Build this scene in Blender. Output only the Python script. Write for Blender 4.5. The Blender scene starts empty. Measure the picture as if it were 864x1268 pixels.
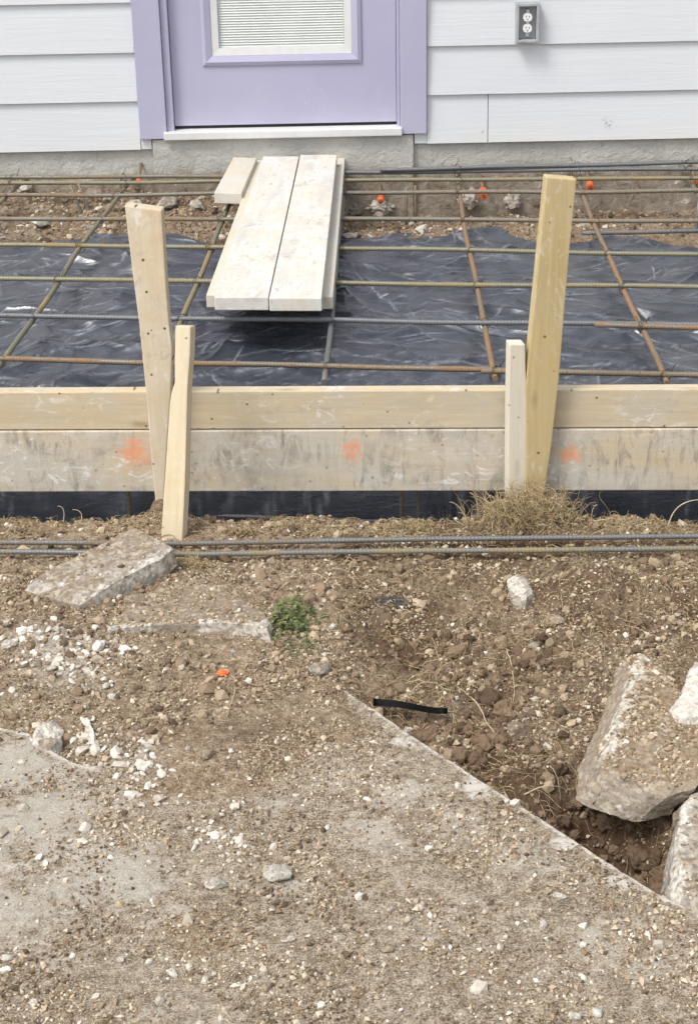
import bpy, bmesh, math, random
import numpy as np
from mathutils.bvhtree import BVHTree
from mathutils import Vector, Matrix, noise as mnoise
random.seed(7); RNG = np.random.default_rng(7)
SC = bpy.context.scene
COL = SC.collection
R = math.radians

# ------------------------------------------------------------------ camera
PITCH, ROLL, CAMZ, FPX = R(25.2), R(1.2), 1.64, 2140.0
fwd = Vector((0, math.cos(PITCH), -math.sin(PITCH)))
r0, u0 = Vector((1, 0, 0)), Vector((0, math.sin(PITCH), math.cos(PITCH)))
rgt = r0*math.cos(ROLL) - u0*math.sin(ROLL)
upv = u0*math.cos(ROLL) + r0*math.sin(ROLL)
EYE = Vector((0, 0, CAMZ))
def ray(px, py): return fwd + rgt*((px-432)/FPX) - upv*((py-634)/FPX)
def G(px, py, z=-0.30):                      # where a sight line meets a level plane
    d = ray(px, py); return EYE + d*((z-CAMZ)/d.z)
def RP(px, py, p0, n):                       # ... or any plane
    d = ray(px, py); return EYE + d*((p0-EYE).dot(n)/d.dot(n))
YW = 6.73
def W(px, py, y=YW): return RP(px, py, Vector((0, y, 0)), Vector((0, 1, 0)))
cam = bpy.data.cameras.new('camera'); camo = bpy.data.objects.new('camera', cam); COL.objects.link(camo)
camo.matrix_world = Matrix(((rgt.x, upv.x, -fwd.x, 0), (rgt.y, upv.y, -fwd.y, 0), (rgt.z, upv.z, -fwd.z, CAMZ), (0, 0, 0, 1)))
cam.sensor_fit = 'HORIZONTAL'; cam.sensor_width = 36; cam.lens = 36*FPX/864; cam.clip_end = 500; cam.clip_start = .05
SC.camera = camo

# ------------------------------------------------------------------ numpy noise
def _hash(ix, iy, seed):
    n = (ix.astype(np.int64)*374761393 + iy.astype(np.int64)*668265263 + seed*974634777) & 0xFFFFFFFF
    n = ((n ^ (n >> 13))*1274126177) & 0xFFFFFFFF
    n = ((n ^ (n >> 16))*2246822519) & 0xFFFFFFFF
    return (n ^ (n >> 13)) & 0xFFFFFFFF
def perlin(x, y, seed=0):
    x = np.asarray(x, float); y = np.asarray(y, float)
    ix, iy = np.floor(x), np.floor(y); fx, fy = x-ix, y-iy
    def g(a, b, dx, dy):
        t = _hash(a, b, seed)*(2*np.pi/4294967296.0)
        return np.cos(t)*dx + np.sin(t)*dy
    u, v = fx*fx*fx*(fx*(fx*6-15)+10), fy*fy*fy*(fy*(fy*6-15)+10)
    a = g(ix, iy, fx, fy)*(1-u) + g(ix+1, iy, fx-1, fy)*u
    b = g(ix, iy+1, fx, fy-1)*(1-u) + g(ix+1, iy+1, fx-1, fy-1)*u
    return (a*(1-v) + b*v)*1.5
def fbm(x, y, f, octv=4, seed=0, gain=.5):
    s, a, t = 0, 1, 0
    for i in range(octv):
        s = s + a*perlin(x*f+i*7.3, y*f-i*3.1, seed+i); t += a; a *= gain; f *= 2.03
    return s/t
def sstep(a, b, x):
    t = np.clip((x-a)/(b-a), 0, 1); return t*t*(3-2*t)
def gauss(x, y, p, sx, sy=None):
    sy = sy or sx
    return np.exp(-((x-p.x)/sx)**2 - ((y-p.y)/sy)**2)

# ------------------------------------------------------------------ key lines of the place
FL, FR = G(0, 486, 0), G(864, 482, 0)                       # top front arris of the form
FDIR = (FR-FL).normalized(); FN = Vector((FDIR.y, -FDIR.x, 0)); FN = FN if FN.y < 0 else -FN   # towards the camera
def y_form(x): return FL.y + (x-FL.x)*FDIR.y/FDIR.x
EDGE_PX = [(-420, 893), (-100, 897), (0, 900), (35, 908), (60, 926), (88, 943), (112, 949), (190, 934), (300, 888), (415, 846), (440, 863), (473, 885), (539, 930),
           (590, 963), (629, 988), (700, 1034), (760, 1073), (812, 1106), (864, 1130), (1000, 1192), (1300, 1330)]
EP = [G(a, b) for a, b in EDGE_PX]; EX = np.array([p.x for p in EP]); EY = np.array([p.y for p in EP])
XS = G(415, 850).x
def y_edge(x): return np.interp(x, EX, EY) + .0025*fbm(x, x*0+3.3, 9, 3, 5) + .0055*fbm(x, x*0+1.3, 38, 4, 6, .7)
PIT = G(760, 1040, -.36)
MOUNDS = [(G(150, 700), .12, .09, .022), (G(738, 738), .11, .065, .072), (G(250, 730), .12, .07, .02), (G(622, 765), .055, .06, -.06), (G(560, 760), .06, .06, -.025),
          (G(480, 750), .06, .05, .02), (G(60, 800), .10, .05, .012), (G(840, 740), .10, .10, .02), (G(560, 850), .06, .06, .03), (G(650, 890), .06, .05, .03), (G(600, 925), .05, .05, -.02), (G(520, 800), .05, .05, -.03), (G(430, 770), .05, .06, .025), (G(690, 800), .05, .05, -.03)]
def soil(x, y, fine=True):
    x = np.asarray(x, float); y = np.asarray(y, float)
    z = -.297 + .010*fbm(x, y, 2.2, 3, 11)
    ye = y_edge(x); de = (y-ye)*.78
    dp = np.clip(de, 0, .8); right = sstep(XS-.01-.25*dp, XS+.05+.45*dp, x)
    pit = sstep(-.03, .004, de)*right*(1-.85*sstep(.18, .62, de))
    depth = .045 + .24*gauss(x, y, PIT, .10, .15) + .02*fbm(x, y, 6, 3, 12)
    z = z - pit*depth
    left = 1-right                                        # hollow behind the raised broken edge on the left
    z = z - .022*left*sstep(0, .012, de)*(1-sstep(.03, .10, de))*sstep(G(150, 940).x, G(60, 940).x, x)
    slab = 1-sstep(.003, .010, de)
    dirt = gauss(x, y, G(280, 950), .13, .10)*.014 + gauss(x, y, G(420, 905), .10, .06)*.006 + gauss(x, y, G(330, 1150), .25, .10)*.004 + gauss(x, y, G(640, 1210), .25, .08)*.003
    cover = left*sstep(G(130, 930).x, G(240, 920).x, x)*sstep(-.20, -.04, de+.05*fbm(x, y, 7, 4, 23))*.012
    zs = cover-.3045 + .004*fbm(x, y, 5, 4, 21) + dirt*sstep(0, .04, -de) - .006*sstep(-.02, 0, de)*right
    z = z*(1-slab) + zs*slab
    rough = (1-slab)*(.45+.55*np.maximum(pit, sstep(0, .1, de)*right))
    for p, sx, sy, hh in MOUNDS: z = z + hh*gauss(x, y, p, sx, sy)*(1-slab)
    if fine:
        n1 = fbm(x, y, 24, 4, 31, .6); n2 = perlin(x*70, y*70, 35)
        z = z + rough*(.015*n1 + .012*np.abs(fbm(x, y, 30, 3, 33)) + .005*np.abs(n2)) + (.15+.5*slab)*.0035*fbm(x, y, 60, 3, 41, .7)
    # trench under the form, level bed under the sheet
    yf = y_form(x); yl = yf-.165+.055*fbm(x, y*0, 5, 4, 51)+.02*fbm(x, y, 18, 3, 52)
    st = np.maximum(gauss(x, y*0+0, Vector((G(195, 640).x, 0)), .085, 1), gauss(x, y*0, Vector((G(655, 630).x, 0)), .14, 1))
    cut = sstep(yl, yl+.07, y)*(1-sstep(yf+.20, yf+.34, y))
    keep = st*(1-sstep(yf-.01, yf+.07, y))
    z = z + keep*.022*sstep(yl-.08, yl+.02, y)
    zt = z*(1-cut*(1-.95*keep)) + (-.57)*cut*(1-.95*keep)
    back = sstep(yf+.20, yf+.34, y)
    zb = -.135 + .02*fbm(x, y, 2, 3, 61) + sstep(6.05, 6.3, y)*(.03*fbm(x, y, 7, 4, 62) + .02*np.abs(fbm(x, y, 18, 3, 63)) + .02)
    zb = zb - .07*(1-sstep(5.95, 6.12, y))
    zb = zb - .12*sstep(6.17, 6.36, y)*sstep(G(380, 280, -.12).x, G(440, 280, -.12).x, x)
    zt = zt*(1-back) + zb*back
    return zt
def soil1(x, y): return float(soil(np.array([x]), np.array([y]))[0])
def slabz(x, y): return -.3005 + .0022*fbm(x, y, 3, 3, 71) + .0007*fbm(x, y, 40, 3, 72)
def top1(x, y):
    z = soil1(x, y)
    if y < float(y_edge(np.array([x]))[0]): z = max(z, float(slabz(np.array([x]), np.array([y]))[0]))
    return z
def topn(x, y):
    z = soil(x, y); return np.where(y < y_edge(x), np.maximum(z, slabz(x, y)), z)
def GS(px, py):                                             # sight line onto the real ground
    p = G(px, py)
    for _ in range(5): p = G(px, py, top1(p.x, p.y))
    return p

# ------------------------------------------------------------------ object helpers
def link(o, parent=None):
    COL.objects.link(o)
    if parent: o.parent = parent
    return o
def tag(o, label, cat, group=None):
    o['label'] = label; o['category'] = cat
    if group: o['group'] = group
    return o
def thing(name, label, cat, loc=(0, 0, 0), group=None):
    o = link(bpy.data.objects.new(name, None)); o.location = loc; o.empty_display_size = .05
    return tag(o, label, cat, group)
def np_mesh(name, verts, faces, mat, smooth=True, attrs=None, uv=None):
    me = bpy.data.meshes.new(name); n = len(verts); k = faces.shape[1]; m = len(faces)
    me.vertices.add(n); me.vertices.foreach_set('co', np.asarray(verts, np.float32).ravel())
    me.loops.add(m*k); me.loops.foreach_set('vertex_index', np.asarray(faces, np.int32).ravel())
    me.polygons.add(m); me.polygons.foreach_set('loop_start', np.arange(0, m*k, k, dtype=np.int32)); me.polygons.foreach_set('loop_total', np.full(m, k, np.int32))
    me.polygons.foreach_set('use_smooth', np.full(m, smooth)); me.update(calc_edges=True)
    for nm, dat in (attrs or {}).items():
        me.attributes.new(nm, 'FLOAT', 'POINT').data.foreach_set('value', np.asarray(dat, np.float32))
    me.materials.append(mat)
    o = bpy.data.objects.new(name, me); return o
def bm_obj(name, bm, mat, parent=None, smooth=False):
    me = bpy.data.meshes.new(name); bm.normal_update(); bm.to_mesh(me); bm.free(); me.materials.append(mat)
    if smooth:
        for p in me.polygons: p.use_smooth = True
    return link(bpy.data.objects.new(name, me), parent)
def add_box(bm, x0, x1, y0, y1, z0, z1, bev=0):
    vs = [bm.verts.new(c) for c in ((x0, y0, z0), (x1, y0, z0), (x1, y1, z0), (x0, y1, z0), (x0, y0, z1), (x1, y0, z1), (x1, y1, z1), (x0, y1, z1))]
    fs = [bm.faces.new([vs[i] for i in f]) for f in ((3, 2, 1, 0), (4, 5, 6, 7), (0, 1, 5, 4), (1, 2, 6, 5), (2, 3, 7, 6), (3, 0, 4, 7))]
    if bev:
        es = list({e for f in fs for e in f.edges})
        bmesh.ops.bevel(bm, geom=es, offset=bev, segments=2, affect='EDGES', profile=.6)
def box(name, dims, mat, parent=None, bev=0):
    bm = bmesh.new(); add_box(bm, *dims, bev=bev); return bm_obj(name, bm, mat, parent)
def prism(bm, pts, z0, z1, bev=.003):
    b = [bm.verts.new((p[0], p[1], z0)) for p in pts]; t = [bm.verts.new((p[0], p[1], z1)) for p in pts]
    n = len(pts); fs = [bm.faces.new(b[::-1]), bm.faces.new(t)]
    for i in range(n): fs.append(bm.faces.new((b[i], b[(i+1) % n], t[(i+1) % n], t[i])))
    bmesh.ops.recalc_face_normals(bm, faces=fs)
    if bev: bmesh.ops.bevel(bm, geom=list({e for f in fs for e in f.edges}), offset=bev, segments=2, affect='EDGES', profile=.6)
def timber(name, pts3, n, thick, mat, long_dir, bev=.003):
    """a sawn piece of wood: front outline pts3 (3-D, on one plane), normal n towards the viewer, thickness behind it"""
    X = (long_dir - n*long_dir.dot(n)).normalized(); Z = n.normalized(); Y = Z.cross(X)
    o3 = sum(pts3, Vector())/len(pts3)
    loc = [((p-o3).dot(X), (p-o3).dot(Y)) for p in pts3]
    area = sum(loc[i][0]*loc[(i+1) % len(loc)][1]-loc[(i+1) % len(loc)][0]*loc[i][1] for i in range(len(loc)))
    if area < 0: loc = loc[::-1]
    bm = bmesh.new(); prism(bm, loc, -thick, 0, bev)
    o = bm_obj(name, bm, mat)
    o.matrix_world = Matrix(((X.x, Y.x, Z.x, o3.x), (X.y, Y.y, Z.y, o3.y), (X.z, Y.z, Z.z, o3.z), (0, 0, 0, 1)))
    return o
def tube_mesh(name, pts, rad, mat, sides=10, closed_ends=True, taper=None):
    pts = [Vector(p) for p in pts]; n = len(pts); bm = bmesh.new(); uvl = bm.loops.layers.uv.new('UVMap')
    t0 = (pts[1]-pts[0]).normalized(); a = t0.orthogonal().normalized(); rings = []; L = 0; ls = []
    for i, p in enumerate(pts):
        t = (pts[min(i+1, n-1)]-pts[max(i-1, 0)]).normalized(); a = (a-t*a.dot(t)).normalized(); b = t.cross(a)
        rr = rad*(taper(i/(n-1)) if taper else 1)
        rings.append([bm.verts.new(p+(a*math.cos(2*math.pi*k/sides)+b*math.sin(2*math.pi*k/sides))*rr) for k in range(sides)])
        if i: L += (p-pts[i-1]).length
        ls.append(L)
    for i in range(n-1):
        for k in range(sides):
            f = bm.faces.new((rings[i][k], rings[i][(k+1) % sides], rings[i+1][(k+1) % sides], rings[i+1][k])); f.smooth = True
            for lp, (u, v) in zip(f.loops, ((ls[i], k), (ls[i], k+1), (ls[i+1], k+1), (ls[i+1], k))): lp[uvl].uv = (u, v/sides)
    bm.faces.new(rings[0][::-1]); bm.faces.new(rings[-1])
    me = bpy.data.meshes.new(name); bm.normal_update(); bm.to_mesh(me); bm.free(); me.materials.append(mat)
    return bpy.data.objects.new(name, me)

# ------------------------------------------------------------------ materials
class NT:
    def __init__(s, name):
        s.m = bpy.data.materials.new(name); s.m.use_nodes = True; s.t = s.m.node_tree
        s.b = s.t.nodes['Principled BSDF']; s.co = s.t.nodes.new('ShaderNodeTexCoord'); s.vec = s.co.outputs['Object']
    def n(s, typ, **kw):
        nd = s.t.nodes.new('ShaderNode'+typ)
        for k, v in kw.items():
            if hasattr(nd, k): setattr(nd, k, v)
        return nd
    def l(s, a, b): s.t.links.new(a, b)
    def put(s, v, sock):
        if isinstance(v, bpy.types.NodeSocket): s.l(v, sock)
        else: sock.default_value = (*v, 1) if isinstance(v, tuple) and len(v) == 3 and sock.type == 'RGBA' else v
    def shift(s):                                        # different grain on every object
        oi = s.n('ObjectInfo'); mu = s.n('VectorMath', operation='SCALE'); cx = s.n('CombineXYZ')
        for i in range(3): s.l(oi.outputs['Random'], cx.inputs[i])
        s.l(cx.outputs[0], mu.inputs[0]); mu.inputs['Scale'].default_value = 37
        ad = s.n('VectorMath', operation='ADD'); s.l(s.vec, ad.inputs[0]); s.l(mu.outputs[0], ad.inputs[1]); s.vec = ad.outputs[0]
    def scaled(s, sc, vec=None):
        mp = s.n('VectorMath', operation='MULTIPLY'); s.l(vec or s.vec, mp.inputs[0]); mp.inputs[1].default_value = sc; return mp.outputs[0]
    def noise(s, scale, detail=4, rough=.55, vec=None, dist=0):
        nd = s.n('TexNoise'); s.l(vec or s.vec, nd.inputs['Vector'])
        nd.inputs['Scale'].default_value = scale; nd.inputs['Detail'].default_value = detail; nd.inputs['Roughness'].default_value = rough; nd.inputs['Distortion'].default_value = dist
        return nd.outputs['Fac']
    def voro(s, scale, vec=None, feat='F1', out='Distance'):
        nd = s.n('TexVoronoi', feature=feat); s.l(vec or s.vec, nd.inputs['Vector']); nd.inputs['Scale'].default_value = scale; return nd.outputs[out]
    def ramp(s, f, a, b, lo=0., hi=1.):
        nd = s.n('MapRange', clamp=True); s.l(f, nd.inputs[0])
        nd.inputs[1].default_value = a; nd.inputs[2].default_value = b; nd.inputs[3].default_value = lo; nd.inputs[4].default_value = hi
        return nd.outputs[0]
    def cramp(s, f, stops):
        nd = s.n('ValToRGB'); s.l(f, nd.inputs[0]); el = nd.color_ramp.elements
        while len(el) < len(stops): el.new(.5)
        for e, (p, c) in zip(el, stops): e.position = p; e.color = (*c, 1)
        return nd.outputs[0]
    def mix(s, f, a, b, blend='MIX'):
        nd = s.n('Mix', data_type='RGBA', blend_type=blend); s.put(f, nd.inputs[0]); s.put(a, nd.inputs[6]); s.put(b, nd.inputs[7]); return nd.outputs[2]
    def math(s, op, a, b=0.):
        nd = s.n('Math', operation=op); s.put(a, nd.inputs[0]); s.put(b, nd.inputs[1]); return nd.outputs[0]
    def attr(s, name): nd = s.n('Attribute'); nd.attribute_name = name; return nd.outputs['Fac']
    def sep(s, i, vec=None): nd = s.n('SeparateXYZ'); s.l(vec or s.co.outputs['Object'], nd.inputs[0]); return nd.outputs[i]
    def spot(s, p, r, soft=.3, wob=.0):                   # mask of one stain at an object-space point
        v = s.n('VectorMath', operation='DISTANCE'); s.l(s.co.outputs['Object'], v.inputs[0]); v.inputs[1].default_value = p
        d = v.outputs['Value']
        if wob: d = s.math('ADD', d, s.ramp(s.noise(60, 4, .7), .3, .7, -wob, wob))
        return s.ramp(d, r*(1-soft), r*(1+soft), 1, 0)
    def bump(s, f, dist=.002, strength=1., prev=None):
        nd = s.n('Bump'); s.l(f, nd.inputs['Height']); nd.inputs['Distance'].default_value = dist; nd.inputs['Strength'].default_value = strength
        if prev: s.l(prev, nd.inputs['Normal'])
        return nd.outputs[0]
    def out(s, col, rough=.8, nrm=None, spec=.3, metal=0.):
        s.put(col, s.b.inputs['Base Color']); s.put(rough, s.b.inputs['Roughness']); s.b.inputs['Specular IOR Level'].default_value = spec; s.put(metal, s.b.inputs['Metallic'])
        if nrm: s.l(nrm, s.b.inputs['Normal'])
        return s.m

def mat_wood(name, light, dark, grey=None, greyamt=0., knots=.5, drips=0., bumpd=.0008, paint=(), holes=0., smear=0., warm=0.):
    s = NT(name); s.shift()
    g = s.noise(1, 5, .6, s.scaled((2.2, 45, 30)), .6); big = s.noise(1, 3, .5, s.scaled((1.5, 9, 9)))
    col = s.mix(s.ramp(g, .32, .68), dark, light)
    col = s.mix(s.ramp(big, .35, .7, 0, .5), col, tuple(c*.86 for c in light))
    fine = s.noise(1, 3, .6, s.scaled((9, 190, 190)))
    col = s.mix(s.ramp(fine, .5, .75, 0, .22), col, tuple(c*.6 for c in dark))
    if knots:
        kv = s.voro(1, s.scaled((4.2, 13, 13))); col = s.mix(s.ramp(kv, .05, .17, knots, 0), col, (.20, .115, .05))
    if greyamt:
        gm = s.noise(7, 5, .62, None, .4); gm2 = s.noise(1, 4, .6, s.scaled((3, 16, 16)))
        col = s.mix(s.math('MULTIPLY', s.ramp(gm, .36, .62), greyamt), col, grey); col = s.mix(s.ramp(gm2, .5, .72, 0, greyamt*.6), col, tuple(c*.75 for c in grey))
    if warm:
        wn = s.noise(1, 4, .6, s.scaled((2.6, 9, 9)), .5); col = s.mix(s.ramp(wn, .5, .66, 0, warm), col, (.56, .42, .21))
    if smear:
        sm = s.noise(1, 6, .7, s.scaled((16, 26, 26)), 1.2); sm2 = s.noise(3.5, 3, .5)
        col = s.mix(s.math('MULTIPLY', s.ramp(sm, .56, .63), s.ramp(sm2, .42, .6, .1, smear)), col, (.72, .70, .66)); col = s.mix(s.math('MULTIPLY', s.ramp(sm, .36, .43, 1, 0), s.ramp(sm2, .4, .6, .1, smear)), col, (.38, .34, .28))
    if drips:
        dr = s.noise(1, 6, .7, s.scaled((26, 7, 7)), 1.0); dm = s.noise(1, 4, .6, s.scaled((3.2, 9, 9)), .8)
        col = s.mix(s.math('MULTIPLY', s.ramp(dr, .5, .62), s.ramp(dm, .4, .62, .15, drips)), col, (.24, .22, .185))
        col = s.mix(s.math('MULTIPLY', s.ramp(dr, .34, .44, 1, 0), s.ramp(dm, .42, .6, drips*.5, 0)), col, (.62, .59, .53))
        dk = s.noise(1, 4, .6, s.scaled((105, 20, 30)), .6); col = s.mix(s.math('MULTIPLY', s.ramp(dk, .62, .7), s.ramp(dm, .46, .64, 0, .7)), col, (.14, .125, .105))
    if holes:
        hv = s.voro(1, s.scaled((24, 24, 5))); col = s.mix(s.ramp(hv, .07, .11, holes, 0), col, (.05, .035, .025))
    for p, r in paint: col = s.mix(s.math('MULTIPLY', s.math('MULTIPLY', s.spot(p, r, .55, r*.9), s.ramp(s.noise(150, 3, .7), .34, .56, .35, 1)), .72), col, (.80, .27, .11))
    h = s.math('ADD', s.math('MULTIPLY', g, .6), s.math('MULTIPLY', fine, .5))
    return s.out(col, .75, s.bump(h, bumpd, .7), .25)

def mat_rebar(name, metal, rust, amt, rib=.35):
    s = NT(name); s.shift()
    uv = s.n('UVMap'); n1 = s.noise(6, 5, .7); n2 = s.noise(60, 4, .7)
    n3 = s.noise(1.6, 2, .5)
    k = s.math('ADD', s.math('ADD', s.math('MULTIPLY', n1, .5), s.math('MULTIPLY', n2, .2)), s.math('MULTIPLY', n3, .3))
    f = s.ramp(k, .56-amt*.16, .68-amt*.16)
    col = s.mix(f, metal, rust); col = s.mix(s.ramp(n2, .55, .75, 0, .5), col, tuple(c*.45 for c in rust))
    w = s.n('TexWave', wave_type='BANDS', bands_direction='X'); mp = s.n('VectorMath', operation='MULTIPLY'); s.l(uv.outputs[0], mp.inputs[0]); mp.inputs[1].default_value = (32, 1.0, 1)
    s.l(mp.outputs[0], w.inputs['Vector']); w.inputs['Scale'].default_value = 1.0; w.inputs['Distortion'].default_value = .15
    b = s.bump(s.ramp(w.outputs['Fac'], .55, .9), .0022, rib); b = s.bump(n2, .0012, .6, b)
    return s.out(col, s.ramp(f, 0, 1, .5, .85), b, .4, s.ramp(f, 0, 1, .35, 0))

def mat_concrete(name, base=(.36, .33, .285), dirt=(.24, .185, .13), white=(.68, .65, .59), dirtamt=.6, whiteamt=.4, updirt=.6, sc=1.):
    s = NT(name); s.shift()
    n = s.noise(9*sc, 6, .65, None, .3); n2 = s.noise(75*sc, 5, .7); n3 = s.noise(22*sc, 5, .65, None, .5)
    geo = s.n('NewGeometry'); up = s.ramp(s.sep(2, geo.outputs['Normal']), .35, .95)
    col = s.mix(s.ramp(n2, .3, .7), tuple(c*.72 for c in base), tuple(min(1, c*1.22) for c in base))
    wm = s.ramp(n3, .62-.25*whiteamt, .70-.2*whiteamt); col = s.mix(s.math('MULTIPLY', wm, .85 if whiteamt else 0.), col, white)
    dm = s.math('MULTIPLY', s.ramp(n, .60-.3*dirtamt, .72-.3*dirtamt), s.ramp(up, 0, 1, 1-updirt, 1))
    dc = s.mix(s.ramp(n2, .35, .65), tuple(c*.6 for c in dirt), tuple(c*1.35 for c in dirt))
    col = s.mix(s.math('MULTIPLY', dm, .9), col, dc)
    ck = s.math('ADD', s.attr('chalk'), s.ramp(s.math('ADD', s.math('MULTIPLY', n3, .6), s.math('MULTIPLY', n2, .4)), .35, .65, -.5, .5)); col = s.mix(s.math('MULTIPLY', s.ramp(ck, .38, .55, 0, .9), s.ramp(n2, .36, .52, .25, 1)), col, s.mix(s.ramp(n2, .35, .65), (.42, .385, .32), (.68, .645, .58)))
    ag = s.voro(95*sc, out='Color'); col = s.mix(s.ramp(s.sep(0, ag), .75, .9, 0, .45), col, (.52, .46, .37)); col = s.mix(s.ramp(s.sep(1, ag), .8, .92, 0, .5), col, (.17, .145, .115))
    pit = s.voro(95*sc)
    b = s.bump(n2, .006, .8); b = s.bump(pit, .0015, .5, b)
    return s.out(col, .92, b, .15)

def mat_plain(name, col, rough=.6, var=.08, scale=20, spec=.4, bumpd=0, metal=0.):
    s = NT(name); s.shift(); n = s.noise(scale, 4, .6)
    c = s.mix(s.ramp(n, .3, .7), tuple(v*(1-var) for v in col), tuple(min(1, v*(1+var)) for v in col))
    return s.out(c, rough, s.bump(n, bumpd) if bumpd else None, spec, metal)

def mat_soil():
    s = NT('soil'); n = s.noise(5, 5, .6); n2 = s.noise(46, 6, .72); n3 = s.noise(210, 4, .75); cell = s.voro(130); cell2 = s.voro(55)
    k = s.math('ADD', s.math('MULTIPLY', n2, .48), s.math('MULTIPLY', n3, .52))
    col = s.cramp(k, [(.37, (.075, .05, .033)), (.46, (.235, .17, .112)), (.53, (.40, .308, .212)), (.61, (.66, .555, .42))])
    col = s.mix(s.ramp(n, .35, .65, 0, .35), col, (.32, .218, .142))
    ol = s.noise(2.6, 3, .5); col = s.mix(s.ramp(ol, .5, .68, 0, .4), col, (.27, .235, .155))
    col = s.mix(s.math('MULTIPLY', s.attr('moist'), .7), col, (.13, .082, .05))
    pl = s.math('MULTIPLY', s.attr('pale'), s.ramp(k, .38, .58)); col = s.mix(pl, col, (.60, .565, .50))
    b = s.bump(n2, .014, 1.); b = s.bump(n3, .004, .9, b); b = s.bump(cell2, -.006, .5, b)
    return s.out(col, .95, b, .1)
def mat_slab():
    s = NT('dusty_concrete'); n = s.noise(4, 5, .6, None, .4); n2 = s.noise(55, 6, .72); n3 = s.noise(240, 4, .75); n4 = s.noise(14, 5, .65, None, .6)
    k = s.math('ADD', s.math('MULTIPLY', n2, .42), s.math('MULTIPLY', n3, .58))
    dirt = s.cramp(k, [(.37, (.085, .063, .043)), (.45, (.26, .203, .143)), (.52, (.45, .372, .276)), (.61, (.70, .615, .495))])
    conc = s.mix(s.ramp(n2, .3, .7), (.50, .455, .375), (.66, .61, .525))
    conc = s.mix(s.ramp(n3, .52, .68, 0, .6), conc, (.28, .235, .18))
    bare = s.math('ADD', s.math('MULTIPLY', s.attr('bare'), .45), s.math('ADD', s.math('MULTIPLY', n4, .5), s.math('MULTIPLY', n2, .45)))
    f = s.ramp(bare, .53, .76, 0, .88); col = s.mix(f, dirt, conc)
    col = s.mix(s.math('MULTIPLY', s.attr('chalk'), s.ramp(n2, .33, .52)), col, (.74, .69, .61))
    b = s.bump(n2, .009, 1.); b = s.bump(n3, .005, 1., b)
    return s.out(col, .93, b, .12)
def mat_grains(name, cols, rough=.9):
    s = NT(name); a = s.attr('tone'); n = s.noise(130, 3, .6)
    st = [(i/(len(cols)-1), c) for i, c in enumerate(cols)]
    col = s.cramp(a, st); col = s.mix(s.ramp(n, .35, .65, 0, .5), col, s.mix(.5, col, (.14, .105, .075)))
    return s.out(col, rough, None, .15)

M = {}
M['soil'] = mat_soil(); M['slab'] = mat_slab()
M['grit'] = mat_grains('soil_grains', [(.10, .07, .046), (.17, .12, .077), (.29, .215, .138), (.44, .345, .235), (.60, .505, .375), (.72, .655, .545)])
M['moist'] = mat_grains('moist_clods', [(.07, .045, .027), (.115, .075, .047), (.165, .112, .07), (.23, .165, .105)])
M['chips'] = mat_grains('pale_chips', [(.33, .28, .21), (.48, .43, .355), (.62, .575, .49), (.74, .70, .63)])
M['straw'] = mat_grains('dry_straw', [(.16, .11, .06), (.34, .245, .13), (.52, .41, .23), (.68, .57, .37)], .75)
M['w_upper'] = mat_wood('form_timber', (.60, .50, .345), (.48, .385, .25), (.48, .44, .355), .65, .5, holes=.7, smear=.6, warm=.4)
M['w_stake_y'] = mat_wood('yellow_pine', (.56, .45, .23), (.42, .32, .145), (.55, .46, .31), .35, .75, holes=.8, smear=.35, warm=.3)
M['w_stake_p'] = mat_wood('pale_pine', (.64, .54, .36), (.52, .42, .26), (.60, .53, .41), .4, .7, holes=.6, smear=.25)
M['w_stake_w'] = mat_wood('white_pine', (.74, .68, .55), (.65, .58, .44), (.64, .59, .5), .4, .3, holes=.5)
M['w_stake_d'] = mat_wood('dusty_pine', (.62, .50, .33), (.50, .39, .235), (.62, .56, .46), .7, .6, holes=.9, smear=.6)
M['w_plank'] = mat_wood('cement_dusted_pine', (.66, .605, .515), (.56, .505, .42), (.60, .59, .56), 1.0, .4, holes=.4, smear=.85)
M['w_plank_e'] = mat_wood('sawn_pine', (.64, .575, .44), (.55, .48, .35), (.57, .55, .51), .9, .3)
M['r_rust'] = mat_rebar('rusty_steel', (.20, .17, .13), (.24, .145, .08), .8)
M['r_brown'] = mat_rebar('brown_steel', (.20, .185, .15), (.23, .155, .09), .6)
M['r_grey'] = mat_rebar('grey_steel', (.16, .165, .17), (.20, .155, .11), .25)
M['r_olive'] = mat_rebar('olive_steel', (.22, .205, .14), (.29, .21, .10), .5)
M['g_brown'] = mat_rebar('brown_ribbed_steel', (.17, .17, .165), (.20, .145, .085), .4, .5); M['g_olive'] = mat_rebar('olive_ribbed_steel', (.17, .175, .17), (.24, .20, .11), .5, .5)
M['concrete'] = mat_concrete('broken_concrete'); M['concrete_w'] = mat_concrete('chalky_concrete', (.48, .445, .385), whiteamt=.9, dirtamt=.55)
M['concrete_d'] = mat_concrete('dirt_coated_concrete', (.34, .30, .25), dirtamt=1.0, whiteamt=.25, updirt=.45)
M['concrete_b'] = mat_concrete('block_concrete', (.34, .295, .235), (.24, .175, .115), dirtamt=1.25, whiteamt=.05, updirt=.75)
M['stone_w'] = mat_concrete('pale_stone', (.58, .54, .46), whiteamt=.5, dirtamt=.25, sc=4); M['stone_t'] = mat_concrete('tan_stone', (.36, .285, .205), whiteamt=.1, dirtamt=.5, sc=3)
M['stone_g'] = mat_concrete('grey_stone', (.34, .315, .27), whiteamt=.15, dirtamt=.4, sc=3); M['clod'] = mat_concrete('soil_clod', (.20, .145, .10), whiteamt=0, dirtamt=.6, sc=2)
M['stone_d'] = mat_concrete('dark_stone', (.15, .12, .095), whiteamt=0, dirtamt=.3, sc=3)

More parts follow.
